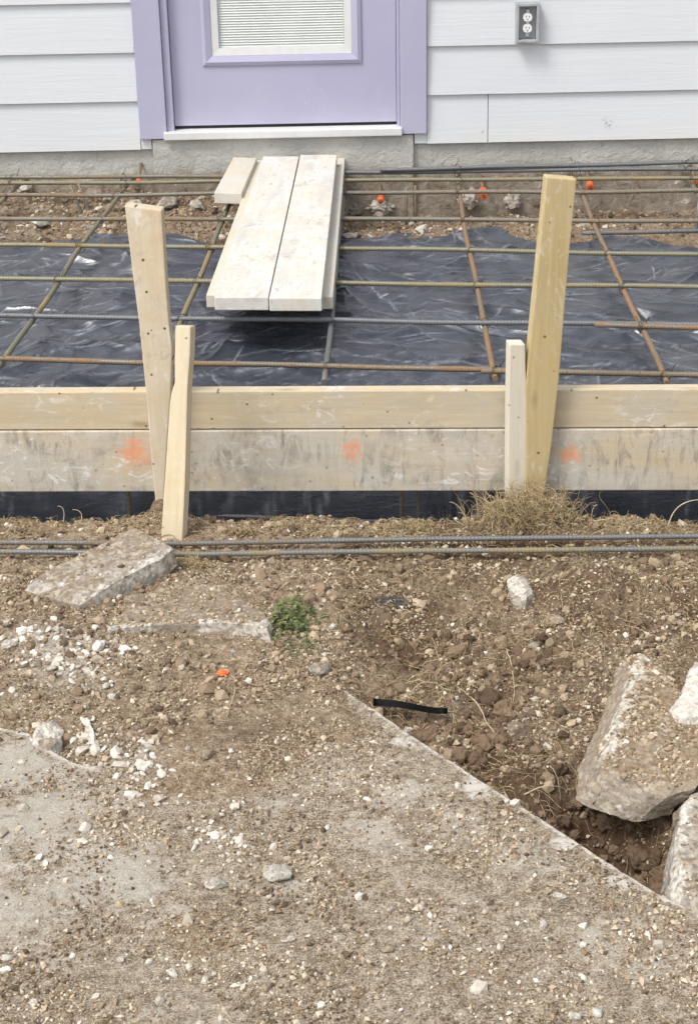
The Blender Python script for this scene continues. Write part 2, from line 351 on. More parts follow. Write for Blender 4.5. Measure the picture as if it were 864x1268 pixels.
# ------------------------------------------------------------------ ground (one sheet)
def axis(parts):
    out = []
    for a, b, st in parts: out.append(np.arange(a, b-1e-9, st))
    return np.concatenate(out)
gx = np.concatenate([[-80, -40, -20, -10, -6, -4, -3, -2.5], axis([(-2.2, -1.15, .03), (-1.15, 1.15, .0042), (1.15, 2.2, .03)]), [2.2, 2.5, 3, 4, 6, 10, 20, 40, 80]])
gy = np.concatenate([[-80, -40, -20, -10, -5, -2, 0, .8, 1.3], axis([(1.6, 2.05, .03), (2.05, 4.2, .0042), (4.2, 4.95, .012), (4.95, 6.0, .03), (6.0, 6.76, .010)]), [6.8, 7.2, 9, 12, 20, 40, 80]])
XX, YY = np.meshgrid(gx, gy); far = sstep(2.2, 6, np.hypot(XX, YY-4))
ZZ = soil(XX, YY)
ZZ = np.where(YY > 6.9, -.14, ZZ)
def grid_faces(nx, ny):
    i = np.arange(ny-1)[:, None]*nx + np.arange(nx-1)[None, :]
    return np.stack([i, i+1, i+nx+1, i+nx], -1).reshape(-1, 4)
x, y = XX.ravel(), YY.ravel()
pale = np.clip(1.0*gauss(x, y, G(90, 815), .09, .11)+.8*gauss(x, y, G(160, 945), .06, .08)+.6*gauss(x, y, G(270, 1050), .04, .10)+.25*gauss(x, y, G(740, 700), .10, .05)
               + .6*gauss(x, y, G(40, 790), .06, .05) + .35*sstep(6.0, 6.3, y)*sstep(.02, .25, fbm(x, y, 8, 4, 90)), 0, 1)
de = (y-y_edge(x)); moist = np.clip(sstep(0, .05, de)*sstep(XS-.02, XS+.05, x)*(.85+1.6*fbm(x, y, 5, 4, 91))*(y < 4.1) + .55*gauss(x, y, G(310, 910), .12, .07) + (y > 4.1)*(y < 5)*.6 + (y > 6)*.5 + 1.2*gauss(x, y, PIT, .08, .13), 0, 1.5)
gr = np_mesh('ground', np.stack([x, y, ZZ.ravel()], 1), grid_faces(len(gx), len(gy)), M['soil'], True, {'pale': pale, 'moist': moist}); link(gr); gr['kind'] = 'structure'

# old slab in the foreground
sx = np.concatenate([axis([(-2.4, -1.1, .02), (-1.1, 1.1, .004), (1.1, 2.4, .02)])]); yes = y_edge(sx); y0 = .9
vv = np.concatenate([np.linspace(0, .45, 40, endpoint=False), np.linspace(.45, 1, 430)])
rows = [np.stack([sx, y0+(yes-y0)*v, slabz(sx, y0+(yes-y0)*v)], 1) for v in vv]
ch = .004+.004*fbm(sx, sx*0, 30, 3, 95)
rows[-1][:, 2] -= np.abs(ch)*.7
rows.append(np.stack([sx, yes+.003+.004*fbm(sx, sx*0+2, 40, 3, 96), slabz(sx, yes)-.018], 1))
rows.append(np.stack([sx, yes+.002+.008*fbm(sx, sx*0+5, 30, 3, 97), slabz(sx, yes)-.095], 1))
V = np.concatenate(rows); x, y = V[:, 0], V[:, 1]
bare = np.zeros(len(V)); 
for (a, b, wx, wy, k) in [(50, 1010, .14, .10, 1.1), (20, 945, .10, .04, 1.2), (130, 1085, .11, .05, 1), (0, 1100, .12, .07, .8), (40, 1150, .10, .05, .7), (200, 1130, .06, .03, .5), (490, 985, .06, .03, .95), (460, 1030, .08, .03, .6), (570, 1020, .05, .03, .95), (420, 960, .05, .03, .6), (640, 1060, .06, .03, .7), (350, 1090, .05, .03, .8),
                          (590, 975, .04, .015, .9), (520, 930, .05, .015, .5), (740, 1160, .05, .03, .8), (680, 1080, .07, .02, .5), (830, 1195, .06, .03, .6), (350, 1085, .05, .02, .5), (350, 1000, .05, .02, .4), (560, 1150, .1, .04, .25), (240, 1260, .1, .03, .35)]:
    bare = np.maximum(bare, k*gauss(x, y, G(a, b), wx*1.1, wy*2.0)*np.clip(.75+1.6*fbm(x, y, 9, 4, 180), 0, 1.3))
dedge = (y_edge(x)-y)*.78; n = fbm(x, y, 30, 3, 99)
chalk = (1-sstep(0, .010, dedge + .008*n - .006 - .022*sstep(.0, .45, fbm(x, y, 5, 2, 198))*sstep(.0, .5, fbm(x, y, 6, 2, 98))))*np.where(x > XS, 1., .9*(x < G(120, 940).x))
p1, p2 = G(0, 1076), G(135, 1048); tt = np.clip(((x-p1.x)*(p2.x-p1.x)+(y-p1.y)*(p2.y-p1.y))/((p2-p1).length_squared), -.3, 1); dd = np.hypot(x-(p1.x+tt*(p2.x-p1.x)), y-(p1.y+tt*(p2.y-p1.y)))
for a_, b_, w1, w2 in ((592, 974, .03, .05), (500, 918, .03, .03), (700, 1046, .03, .025), (770, 1092, .04, .03)): chalk = np.maximum(chalk, sstep(.35, .75, gauss(x, y, G(a_, b_), w1, w2)+.5*fbm(x, y, 25, 3, 197)))
chalk = np.clip(np.maximum(chalk, .7*(1-sstep(.002, .012, dd+.006*n))), 0, 1)
pv = link(np_mesh('pavement', V, grid_faces(len(sx), len(rows)), M['slab'], True, {'bare': bare, 'chalk': chalk})); pv['kind'] = 'structure'

# ------------------------------------------------------------------ loose stuff
ico = bmesh.new(); bmesh.ops.create_icosphere(ico, subdivisions=1, radius=1); ico.verts.ensure_lookup_table()
IV = np.array([v.co[:] for v in ico.verts]); IF = np.array([[v.index for v in f.verts] for f in ico.faces]); ico.free()
b2 = bmesh.new(); bmesh.ops.create_icosphere(b2, subdivisions=3, radius=1); b2.verts.ensure_lookup_table()
for v in b2.verts: v.co *= 1+.30*mnoise.fractal(v.co*1.7, .9, 2, 5)+.10*mnoise.noise(v.co*6)
I2V = np.array([v.co[:] for v in b2.verts]); I2F = np.array([[v.index for v in f.verts] for f in b2.faces]); b2.free()
OV = np.array([(1, 0, 0), (-1, 0, 0), (0, 1, 0), (0, -1, 0), (0, 0, 1), (0, 0, -1)], float); OF = np.array([(0, 2, 4), (2, 1, 4), (1, 3, 4), (3, 0, 4), (2, 0, 5), (1, 2, 5), (3, 1, 5), (0, 3, 5)])
def scatter(name, xs, ys, sizes, tones, mat, base='oct', flat=(.45, .9), sink=.25, jit=.3, zs=None):
    BV, BF = {'ico': (IV, IF), 'lump': (I2V, I2F), 'oct': (OV, OF)}[base]; n, k = len(xs), len(BV)
    v = BV[None]*(1+jit*RNG.uniform(-1, 1, (n, k, 1)))
    v = v*np.stack([RNG.uniform(.75, 1.3, n), RNG.uniform(.6, 1.05, n), RNG.uniform(flat[0], flat[1], n)], 1)[:, None, :]
    def rot(v, ax, ang):
        c, s_ = np.cos(ang)[:, None], np.sin(ang)[:, None]; a, b = [i for i in range(3) if i != ax]; w = v.copy()
        w[:, :, a] = v[:, :, a]*c - v[:, :, b]*s_; w[:, :, b] = v[:, :, a]*s_ + v[:, :, b]*c; return w
    v = rot(v, 2, RNG.uniform(0, 6.28, n)); v = rot(v, 0, RNG.normal(0, .45, n)); v = rot(v, 1, RNG.normal(0, .45, n)); v = rot(v, 2, RNG.uniform(0, 6.28, n))
    v = v*sizes[:, None, None]; z = topn(xs, ys) if zs is None else zs
    v = v + np.stack([xs, ys, z+sizes*(.5-sink)], 1)[:, None, :]
    f = (BF[None]+np.arange(n)[:, None, None]*k).reshape(-1, 3)
    o = link(np_mesh(name, v.reshape(-1, 3), f, mat, False, {'tone': np.repeat(np.clip(tones, 0, 1), k)})); o['kind'] = 'stuff'; return o
def pick(n, dens, x0=-1.0, x1=1.0, y0=2.1, y1=4.1):
    xs = RNG.uniform(x0, x1, n); ys = RNG.uniform(y0, y1, n)
    hw = ys*.235+.12; ok = (np.abs(xs) < hw) & (RNG.uniform(0, 1, n) < dens(xs, ys)); return xs[ok], ys[ok]
def spots(lst):
    P = [(G(a, b), s_, t_, k) for a, b, s_, t_, k in lst]
    return lambda x, y: sum(k*gauss(x, y, p, s_, t_) for p, s_, t_, k in P)
barep = spots([(50, 1010, .14, .18, .9), (20, 945, .10, .07, .9), (130, 1085, .12, .09, .8), (490, 985, .06, .025, .6), (590, 975, .05, .02, .8), (740, 1160, .05, .03, .6), (40, 1150, .08, .04, .5), (570, 1020, .05, .02, .5), (680, 1080, .06, .02, .4)])
xs, ys = pick(140000, lambda x, y: np.clip(.45+1.9*fbm(x, y, 5, 4, 101)-barep(x, y)*.6, .05, 1)*np.where(np.abs(y-y_edge(x)+.008) < .011, .12, 1))
sz = np.clip(RNG.lognormal(math.log(.0023), .5, len(xs)), .0009, .0085)
scatter('soil_crumbs', xs, ys, sz, np.clip(RNG.normal(.46, .25, len(xs))+.3*fbm(xs, ys, 5, 3, 102)-.45*gauss(xs, ys, PIT, .09, .14), 0, 1), M['grit'], sink=.12)
pitd = lambda x, y: np.clip(sstep(0, .04, y-y_edge(x))*(.35+.8*fbm(x, y, 6, 3, 103)), 0, 1)
xs, ys = pick(26000, pitd)
sz = np.clip(RNG.lognormal(math.log(.005), .5, len(xs)), .002, .018)
scatter('soil_clods', xs, ys, sz, np.clip(RNG.normal(.40, .18, len(xs))-.4*gauss(xs, ys, PIT, .09, .14)-.15*sstep(-.05, .2, fbm(xs, ys, 5, 3, 103)), 0, .85), M['grit'], 'ico', (.6, 1), .3, .28)
clodd = spots([(760, 1040, .08, .12, 1.3), (690, 780, .05, .07, .9), (655, 790, .05, .05, .8), (520, 870, .06, .08, .6), (600, 905, .06, .08, .6), (590, 760, .05, .06, .6), (640, 940, .05, .06, .5), (470, 800, .06, .08, .4)])
xs, ys = pick(5000, lambda x, y: np.clip(clodd(x, y)*.34*(y > y_edge(x)+.015), 0, 1))
xb, yb2 = pick(20000, lambda x, y: np.clip((1.6*gauss(x, y, PIT, .10, .15)+.4*gauss(x, y, G(650, 800), .10, .12)+.35*gauss(x, y, G(580, 890), .12, .1)+.25*gauss(x, y, G(520, 800), .1, .1))*.16*(y > y_edge(x)+.02), 0, 1), .12, .75, 2.4, 3.5)
scatter('soil_clods', xb, yb2, np.clip(RNG.lognormal(math.log(.009), .5, len(xb)), .003, .026), np.clip(RNG.normal(.55, .3, len(xb)), 0, 1), M['moist'], 'lump', (.6, .95), .2, .06)
scatter('soil_clods', xs, ys, np.clip(RNG.lognormal(math.log(.0085), .4, len(xs)), .004, .02), np.clip(RNG.normal(.36, .14, len(xs))-.22*gauss(xs, ys, PIT, .09, .14), 0, .7), M['grit'], 'lump', (.6, 1), .25, .06)
chipd = spots([(95, 815, .085, .11, 1.3), (30, 800, .06, .08, .8), (170, 950, .045, .07, 1.6), (110, 925, .05, .05, 1.2), (275, 1045, .03, .09, 1.7), (255, 1015, .03, .05, 1.1), (205, 985, .03, .05, 1.), (640, 1120, .14, .05, .3), (450, 1150, .14, .06, .25), (300, 1210, .2, .06, .12), (700, 1230, .14, .05, .12), (740, 880, .08, .08, .25), (560, 760, .1, .06, .12)])
xs, ys = pick(34000, lambda x, y: np.clip(chipd(x, y)*.55*np.clip(.6+1.5*fbm(x, y, 14, 3, 190), 0, 1.6)+.035, 0, 1))
sz = np.clip(RNG.lognormal(math.log(.0033), .5, len(xs)), .0014, .012)
scatter('gravel', xs, ys, sz, np.clip(RNG.normal(.45, .28, len(xs)), 0, 1), M['chips'], 'ico', (.45, .8), .3, .22)
bigd = spots([(90, 820, .10, .12, .9), (50, 790, .08, .10, .9), (165, 945, .045, .07, 1.6), (110, 920, .05, .05, 1.), (275, 1050, .028, .08, 1.3), (255, 1020, .025, .05, .8), (200, 975, .03, .05, .8), (300, 1085, .02, .03, .8), (650, 1120, .12, .10, .10), (460, 1170, .15, .12, .08), (740, 900, .1, .1, .12)])
xs, ys = pick(15000, lambda x, y: np.clip(bigd(x, y)*.42+.008, 0, 1))
scatter('gravel', xs, ys, np.clip(RNG.lognormal(math.log(.0070), .45, len(xs)), .003, .018), np.clip(RNG.normal(.62, .3, len(xs)), 0, 1), M['chips'], 'ico', (.4, .75), .28, .3)
# rubble strip at the foot of the house
xs = RNG.uniform(-1.7, 1.7, 6000); ys = RNG.uniform(6.08, 6.72, 6000); zb = soil(xs, ys)
sz = np.clip(RNG.lognormal(math.log(.0042), .55, len(xs)), .002, .02)
scatter('rubble', xs, ys, sz, np.clip(RNG.normal(.35, .25, len(xs)), 0, 1), M['grit'], 'ico', (.5, .9), .35, .25, zb)
xs = RNG.uniform(-1.7, 1.7, 620); ys = RNG.uniform(6.1, 6.7, 620); k = fbm(xs, ys, 4, 3, 120) > .02; xs, ys = xs[k], ys[k]
scatter('mortar_crumbs', xs, ys, np.clip(RNG.lognormal(math.log(.008), .6, len(xs)), .003, .035), RNG.uniform(0, .8, len(xs)), M['chips'], 'ico', (.5, .9), .35, .25, soil(xs, ys))

def fibres(name, xs, ys, lens, mat, rad=(.0004, .0010), lift=(.0, .012), curl=1.2, segs=8, kind='stuff', zs=None, up=None):
    n = len(xs); hd = RNG.uniform(0, 6.28, n); px, py = xs.copy(), ys.copy(); pts = []; lf = RNG.uniform(*lift, n); k = RNG.normal(0, curl, n)
    st = lens/(segs-1); pz0 = None
    for i in range(segs):
        t = i/(segs-1)
        z = (topn(px, py) if zs is None else zs(px, py)) + .0012 + lf*np.sin(math.pi*min(1, t*1.1+.02))*1.0
        if up is not None: z = z + up*t*(1-.45*t)*lens
        pts.append(np.stack([px, py, z], 1))
        hd = hd + k*(1/segs)*2 + RNG.normal(0, .22, n); slow = 1 if up is None else .55
        px = px + np.cos(hd)*st*slow; py = py + np.sin(hd)*st*slow
    P = np.stack(pts, 1); T = np.gradient(P, axis=1); T /= np.linalg.norm(T, axis=2, keepdims=True)+1e-9
    A = np.cross(T, np.array([0, 0, 1.])+.001); A /= np.linalg.norm(A, axis=2, keepdims=True)+1e-9; B = np.cross(T, A)
    rr = RNG.uniform(*rad, n)[:, None, None]*np.linspace(1, .45, segs)[None, :, None]
    ring = [P+rr*(A*math.cos(a)+B*math.sin(a)) for a in (.5, 2.6, 4.7)]
    V = np.stack(ring, 2).reshape(-1, 3); i = np.arange(segs-1)[:, None]*3; kk = np.arange(3)[None]
    f = np.stack([i+kk, i+(kk+1) % 3, i+3+(kk+1) % 3, i+3+kk], -1).reshape(-1, 4); f = (f[None]+np.arange(n)[:, None, None]*segs*3).reshape(-1, 4)
    o = link(np_mesh(name, V, f, mat, True, {'tone': np.repeat(np.clip(RNG.normal(.5, .22, n), 0, 1), segs*3)}))
    if kind: o['kind'] = kind
    return o
yfm = lambda x: y_form(x)
xs, ys = pick(15000, lambda x, y: np.clip(sstep(0, .03, y-y_edge(x))*(x > XS)*(.5+1.1*fbm(x, y, 4, 3, 110)) + .5*gauss(x, y, G(650, 975), .06, .06) + .7*np.exp(-((y-(y_form(x)-.21))/.05)**2)*(.5+fbm(x, y, 6, 2, 111)) + .05, 0, 1)*(y < y_form(x)-.15))
fibres('dry_straw', xs, ys, RNG.uniform(.015, .085, len(xs)), M['straw'], (.0004, .0011), (0, .016))
xs = RNG.uniform(-1.05, 1.05, 2600); ys = y_form(xs)-RNG.uniform(.13, .26, 2600); k = fbm(xs, ys, 5, 3, 112) > -.03; xs, ys = xs[k], ys[k]
fibres('dry_grass', xs, ys, RNG.uniform(.02, .06, len(xs)), M['straw'], (.0004, .0009), (0, .006), 1.5, 7, 'stuff', None, RNG.uniform(0, .6, len(xs)))

# ------------------------------------------------------------------ black sheet
s = NT('black_polythene'); n = s.noise(7, 5, .6); cn = s.noise(40, 4, .65)
cl = s.mix(s.ramp(n, .4, .7, 0, .7), (.026, .031, .043), (.066, .073, .090)); cl = s.mix(s.math('MULTIPLY', s.attr('crest_glint'), s.ramp(cn, .33, .57)), cl, (.30, .315, .35))  # pale crease streaks: bright reflections painted into the base colour
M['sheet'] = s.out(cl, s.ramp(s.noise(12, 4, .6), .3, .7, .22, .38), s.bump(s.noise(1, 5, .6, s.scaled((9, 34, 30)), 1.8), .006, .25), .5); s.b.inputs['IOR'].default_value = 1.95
px_ = np.arange(-1.75, 1.75, .0036); py_ = np.concatenate([np.arange(4.02, 4.9, .011), np.arange(4.9, 6.36, .0036)]); PX, PY = np.meshgrid(px_, py_)
yf = y_form(PX)
zt = -.555+.0*PX; bed = -.118 + .02*fbm(PX, PY, 2, 3, 61)
b1 = sstep(yf+.18, yf+.33, PY); zz = zt*(1-b1)+bed*b1
fr = 1-sstep(yf-.14, yf-.04, PY); zz = zz + fr*.17
def ridge(x, y, f, ax, ang, seed, p=2.2):
    c, s_ = math.cos(ang), math.sin(ang); wx = x+.06*fbm(x, y, 3.5, 3, seed+7); wy = y+.06*fbm(x, y, 3.5, 3, seed+17)
    u, v = (wx*c+wy*s_)*f, (-wx*s_+wy*c)*f*ax
    return np.power(np.clip(1-np.abs(perlin(u, v, seed))*1.9, 0, 1), p)
m1 = .35+.65*sstep(-.25, .3, fbm(PX, PY, 1.8, 2, 140)); m2 = .35+.65*sstep(-.25, .3, fbm(PX, PY, 2.1, 2, 141))
wr = .025*ridge(PX, PY, 1.6, 2.6, .25, 130)*m1 + .018*ridge(PX, PY, 2.0, 3.0, -.45, 131)*m2 + .016*fbm(PX, PY, 3.2, 2, 135) - .012
cr = np.random.default_rng(21); crest_glint = np.zeros_like(PX)
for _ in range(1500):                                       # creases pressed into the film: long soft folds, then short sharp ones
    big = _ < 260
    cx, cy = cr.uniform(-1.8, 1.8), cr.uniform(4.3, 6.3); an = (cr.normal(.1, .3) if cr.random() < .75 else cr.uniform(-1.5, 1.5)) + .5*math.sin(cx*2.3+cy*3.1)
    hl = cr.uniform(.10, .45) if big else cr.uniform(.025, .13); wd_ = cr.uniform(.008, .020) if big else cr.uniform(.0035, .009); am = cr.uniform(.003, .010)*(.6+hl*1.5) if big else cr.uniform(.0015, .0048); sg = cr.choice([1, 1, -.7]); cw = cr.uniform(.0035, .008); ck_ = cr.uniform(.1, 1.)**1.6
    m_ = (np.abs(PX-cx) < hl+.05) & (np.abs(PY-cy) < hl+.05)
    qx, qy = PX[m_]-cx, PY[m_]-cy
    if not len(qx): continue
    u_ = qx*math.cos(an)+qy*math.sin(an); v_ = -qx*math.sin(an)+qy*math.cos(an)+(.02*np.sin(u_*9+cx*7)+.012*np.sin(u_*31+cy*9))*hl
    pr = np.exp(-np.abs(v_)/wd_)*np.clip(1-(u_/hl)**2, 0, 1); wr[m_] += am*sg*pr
    if not big or _ % 2: crest_glint[m_] = np.maximum(crest_glint[m_], np.clip(1-np.abs(v_-.002)/cw, 0, 1)*np.clip(1-(u_/hl)**2, 0, 1)*ck_)  # mask for the highlights painted along the creases
zz = zz + wr*(.35+.65*b1) - .008
rad_f = G(560, 640, -.45); ang = np.arctan2(PY-rad_f.y+.0, PX-rad_f.x); rr = np.hypot(PX-rad_f.x, PY-rad_f.y)
zz = zz + (1-b1*.4)*.045*np.abs(np.sin(ang*5+.6*fbm(PX, PY, 3, 2, 150)))*np.exp(-rr/.3)
bk = [(-300, 300), (0, 297), (60, 291), (150, 279), (215, 290), (300, 300), (430, 286), (520, 283), (600, 277), (670, 291), (700, 296), (735, 288), (800, 294), (864, 301), (1100, 300)]
BP = [G(a, b, -.11) for a, b in bk]; yb = np.interp(PX, [p.x for p in BP], [p.y for p in BP]) + .025*fbm(PX, PX*0, 6, 4, 160)
curl = sstep(yb-.05, yb, PY); zz = zz + curl*.012*(fbm(PX, PY, 5, 2, 161)+.3)
SV = np.stack([PX.ravel(), PY.ravel(), zz.ravel()], 1); SF = grid_faces(len(px_), len(py_)); okv = (PY < yb).ravel(); SF = SF[okv[SF].all(1)]
used = np.unique(SF); rem = -np.ones(len(SV), int); rem[used] = np.arange(len(used))
sh = link(np_mesh('plastic_sheet', SV[used], rem[SF], M['sheet'], True, {'crest_glint': crest_glint.ravel()[used]})); tag(sh, 'wrinkled black plastic sheet spread under the steel grid and down into the trench', 'plastic sheet')

# ------------------------------------------------------------------ house
s = NT('painted_siding'); n = s.noise(1, 5, .65, s.scaled((3, 60, 60)), .8); nb = s.noise(1.3, 4, .6); sp = s.noise(26, 3, .6)
cl = s.mix(s.ramp(nb, .35, .65), (.605, .63, .655), (.64, .66, .68)); low = s.ramp(s.math('ADD', s.sep(2), s.ramp(s.noise(5, 5, .7), .3, .7, -.06, .06)), .06, .17, .5, 0)
cl = s.mix(low, cl, (.66, .655, .63)); cl = s.mix(s.math('MULTIPLY', s.ramp(sp, .70, .74), s.ramp(low, 0, .5, 0, .8)), cl, (.35, .33, .31))
cl = s.mix(s.math('MULTIPLY', s.spot(tuple(W(752, 152)), .022, .5, .012), s.ramp(s.noise(90, 3, .7), .52, .6, 0, .7)), cl, (.28, .27, .26))
M['siding'] = s.out(cl, .55, s.bump(n, .0022, .55), .3)
s = NT('lavender_paint'); nb = s.noise(2.0, 4, .6); sc = s.noise(1, 3, .5, s.scaled((60, 60, 90))); scm = s.math('MULTIPLY', s.spot(tuple(W(385, 116, 6.76)), .045, .8), .5)
cl = s.mix(s.ramp(nb, .35, .65), (.385, .375, .505), (.415, .405, .53)); cl = s.mix(s.math('MULTIPLY', s.ramp(sc, .62, .66), scm), cl, (.7, .68, .8))
du = s.ramp(s.math('ADD', s.sep(2), s.ramp(s.noise(6, 4, .7), .3, .7, -.08, .08)), .08, .24, .25, 0); cl = s.mix(du, cl, (.55, .52, .60))
M['lavender'] = s.out(cl, .45, s.bump(s.noise(180, 3, .6), .0006, .3), .4)
s = NT('foundation_concrete'); n = s.noise(6, 6, .65, None, .4); n2 = s.noise(60, 5, .7); n5 = s.noise(22, 5, .7, None, .5)
cl = s.mix(s.ramp(n, .3, .7), (.40, .395, .355), (.52, .515, .47)); cl = s.mix(s.ramp(n2, .55, .75, 0, .4), cl, (.27, .26, .235))
zz_ = s.math('ADD', s.sep(2), s.ramp(n, .3, .7, -.028, .028)); st = s.ramp(zz_, -.075, -.03, 1, 0); cl = s.mix(s.math('MULTIPLY', st, .85), cl, s.mix(s.ramp(n5, .35, .62), (.17, .125, .085), (.33, .28, .22)))
cl = s.mix(s.math('MULTIPLY', st, s.ramp(n5, .64, .68)), cl, (.66, .63, .57)); cl = s.mix(s.math('MULTIPLY', s.ramp(n5, .30, .36, 1, 0), s.ramp(st, 0, 1, .15, .9)), cl, (.08, .062, .05))
M['found'] = s.out(cl, .9, s.bump(n5, .012, .8, s.bump(n2, .005, .7)), .15)
M['white'] = mat_plain('white_vinyl', (.64, .645, .63), .45, .05); M['blind'] = mat_plain('blind_slats', (.84, .86, .84), .5, .03); M['dark'] = mat_plain('dark_gap', (.02, .02, .022), .8)
s = NT('pane_glass'); tr = s.n('BsdfTransparent'); gl = s.n('BsdfGlossy'); gl.inputs['Roughness'].default_value = .02; fz = s.n('LayerWeight'); fq = s.math('ADD', s.math('MULTIPLY', s.math('POWER', fz.outputs['Facing'], 4.), .7), .04)
mx = s.n('MixShader'); s.l(fq, mx.inputs[0]); s.l(tr.outputs[0], mx.inputs[1]); s.l(gl.outputs[0], mx.inputs[2]); s.l(mx.outputs[0], s.t.nodes['Material Output'].inputs['Surface']); tr.inputs[0].default_value = (.985, .99, .985, 1); M['glass'] = s.m
M['roofing'] = mat_plain('roof_shingles', (.10, .095, .09), .9, .3, 30)

house = thing('house', 'pale lap-sided house with a lavender door above the concrete footing', 'house', (0, 0, 0))
xcl0, xcl1 = W(168, 85).x, W(202, 85).x; xcr0, xcr1 = W(495, 85).x, W(528, 85).x
zc = W(190, 171).z; zsb = W(347, 181).z; zl = [zsb, W(347, 121).z, W(347, 60.5).z]; ex = zl[2]-zl[1]
while len(zl) < 17: zl.append(zl[-1]+ex)
XL, XR = -5.0, 5.5; ztop = zl[-1]; dtop = zl[11]+.05
def lap(bm, x0, x1, z0, z1):                     # one tapered board; butt 11 mm proud of the board below
    yb, yt = YW-.003, YW+.011
    c = [(x0, yb, z0), (x1, yb, z0), (x1, yt, z1+.03), (x0, yt, z1+.03), (x0, yb+.009, z0), (x1, yb+.009, z0), (x1, yt+.009, z1+.03), (x0, yt+.009, z1+.03)]
    v = [bm.verts.new(q) for q in c]
    for f in ((0, 1, 2, 3), (7, 6, 5, 4), (4, 5, 1, 0), (3, 2, 6, 7), (0, 3, 7, 4), (1, 5, 6, 2)): bm.faces.new([v[i] for i in f])
bl, br = bmesh.new(), bmesh.new(); xj = W(604, 145).x
xsl, xsr = W(188, 183).x, W(513, 178).x
for i in range(16):
    z0, z1 = zl[i], zl[i+1]
    if z0 > dtop+.12:
        lap(bl, XL, (xcl0+xcr1)/2-.001, z0, z1); lap(br, (xcl0+xcr1)/2+.001, XR, z0, z1); continue
    lap(bl, XL, xcl0-.002, z0, z1)
    if i == 0: lap(br, xcr1+.002, xj-.0015, z0, z1); lap(br, xj+.0015, XR, z0, z1)
    else:
        q = xcr1+.002+(1.37*(i % 3+1) % 2.9)+.5; lap(br, xcr1+.002, q-.001, z0, z1); lap(br, q+.001, XR, z0, z1)
add_box(bl, xcl0-.0005, xsl, YW+.002, YW+.0115, zsb+.0005, zc-.003); add_box(br, xsr, xcr1+.0005, YW+.002, YW+.0115, zsb+.0005, zc-.003)
bm_obj('siding', bl, M['siding'], house); bm_obj('siding', br, M['siding'], house)
bm = bmesh.new()                                # wall body behind the boards, with the door opening left out
for d in ((XL, xcl0+.03, YW+.0225, YW+.2, zsb+.003, ztop), (xcr1-.03, XR, YW+.0225, YW+.2, zsb+.003, ztop), (xcl0+.03, xcr1-.03, YW+.0225, YW+.2, dtop+.05, ztop), (xcl0+.03, xcr1-.03, YW+.19, YW+.2, zsb, dtop+.05)): add_box(bm, *d)
bm_obj('wall', bm, M['siding'], house)
bm = bmesh.new(); add_box(bm, XL+.01, XR-.01, YW+.016, YW+.24, -.62, zsb-.002); 
zth = W(350, 168).z
add_box(bm, xsl+.004, xsr-.004, YW-.006, YW+.012, -.60, zth-.004, .004); bm_obj('foundation', bm, M['found'], house)
bm = bmesh.new(); v = [bm.verts.new(c) for c in ((XL-.4, YW-.45, ztop-.05), (XR+.4, YW-.45, ztop-.05), (XR+.4, YW+4, ztop+1.6), (XL-.4, YW+4, ztop+1.6), (XL-.4, YW-.45, ztop+.1), (XR+.4, YW-.45, ztop+.1), (XR+.4, YW+4, ztop+1.75), (XL-.4, YW+4, ztop+1.75))]
for f in ((3, 2, 1, 0), (4, 5, 6, 7), (0, 1, 5, 4), (1, 2, 6, 5), (2, 3, 7, 6), (3, 0, 4, 7)): bm.faces.new([v[i] for i in f])
bm_obj('roof', bm, M['roofing'], house)
for a, b in ((xcl0, xcl1), (xcr0, xcr1)): box('door_casing', (a, b, YW-.016, YW+.016, zc, dtop+.1), M['lavender'], house, .003)
box('door_casing', (xcl0, xcr1, YW-.0155, YW+.016, dtop+.1015, dtop+.215), M['lavender'], house, .003)
for a, b in ((xcl1+.001, xcl1+.028), (xcr0-.012, xcr0-.001)): box('door_jamb', (a, b, YW+.0, YW+.12, zc+.004, dtop+.098), M['lavender'], house, .002)
# threshold
za, zbm = W(350, 158).z, W(350, 171).z
bm = bmesh.new(); add_box(bm, xcl1-.012, xcr0+.006, YW-.03, YW+.10, zth-.002, za-.003, .004); bm_obj('threshold', bm, M['white'], house)
# door leaf
yd = YW+.030; xd0, xd1 = xcl1+.030, xcr0-.014; zd0 = za+.010
lx0, lx1 = W(249, 40, yd).x, W(447, 40, yd).x; lz0 = W(350, 79, yd).z; lz1 = lz0+1.50; ix0, ix1 = lx0+.036, lx1-.036; iz0, iz1 = lz0+.036, lz1-.036
door = link(bpy.data.objects.new('door', None), house)
bm = bmesh.new()
for d in ((xd0, lx0+.01, yd, yd+.044, zd0, dtop+.09), (lx1-.01, xd1, yd, yd+.044, zd0, dtop+.09), (lx0+.01, lx1-.01, yd, yd+.044, zd0, lz0+.01), (lx0+.01, lx1-.01, yd, yd+.044, lz1-.01, dtop+.09)): add_box(bm, *d)
bmesh.ops.remove_doubles(bm, verts=bm.verts, dist=1e-5)
house_door = bm_obj('door', bm, M['lavender'], house); bpy.data.objects.remove(door); door = house_door
box('door_gap_shade', (xd0, xd1, yd+.004, yd+.04, za-.002, zd0-.001), M['dark'], door)  # dark filler painting the shade of the gap below the door
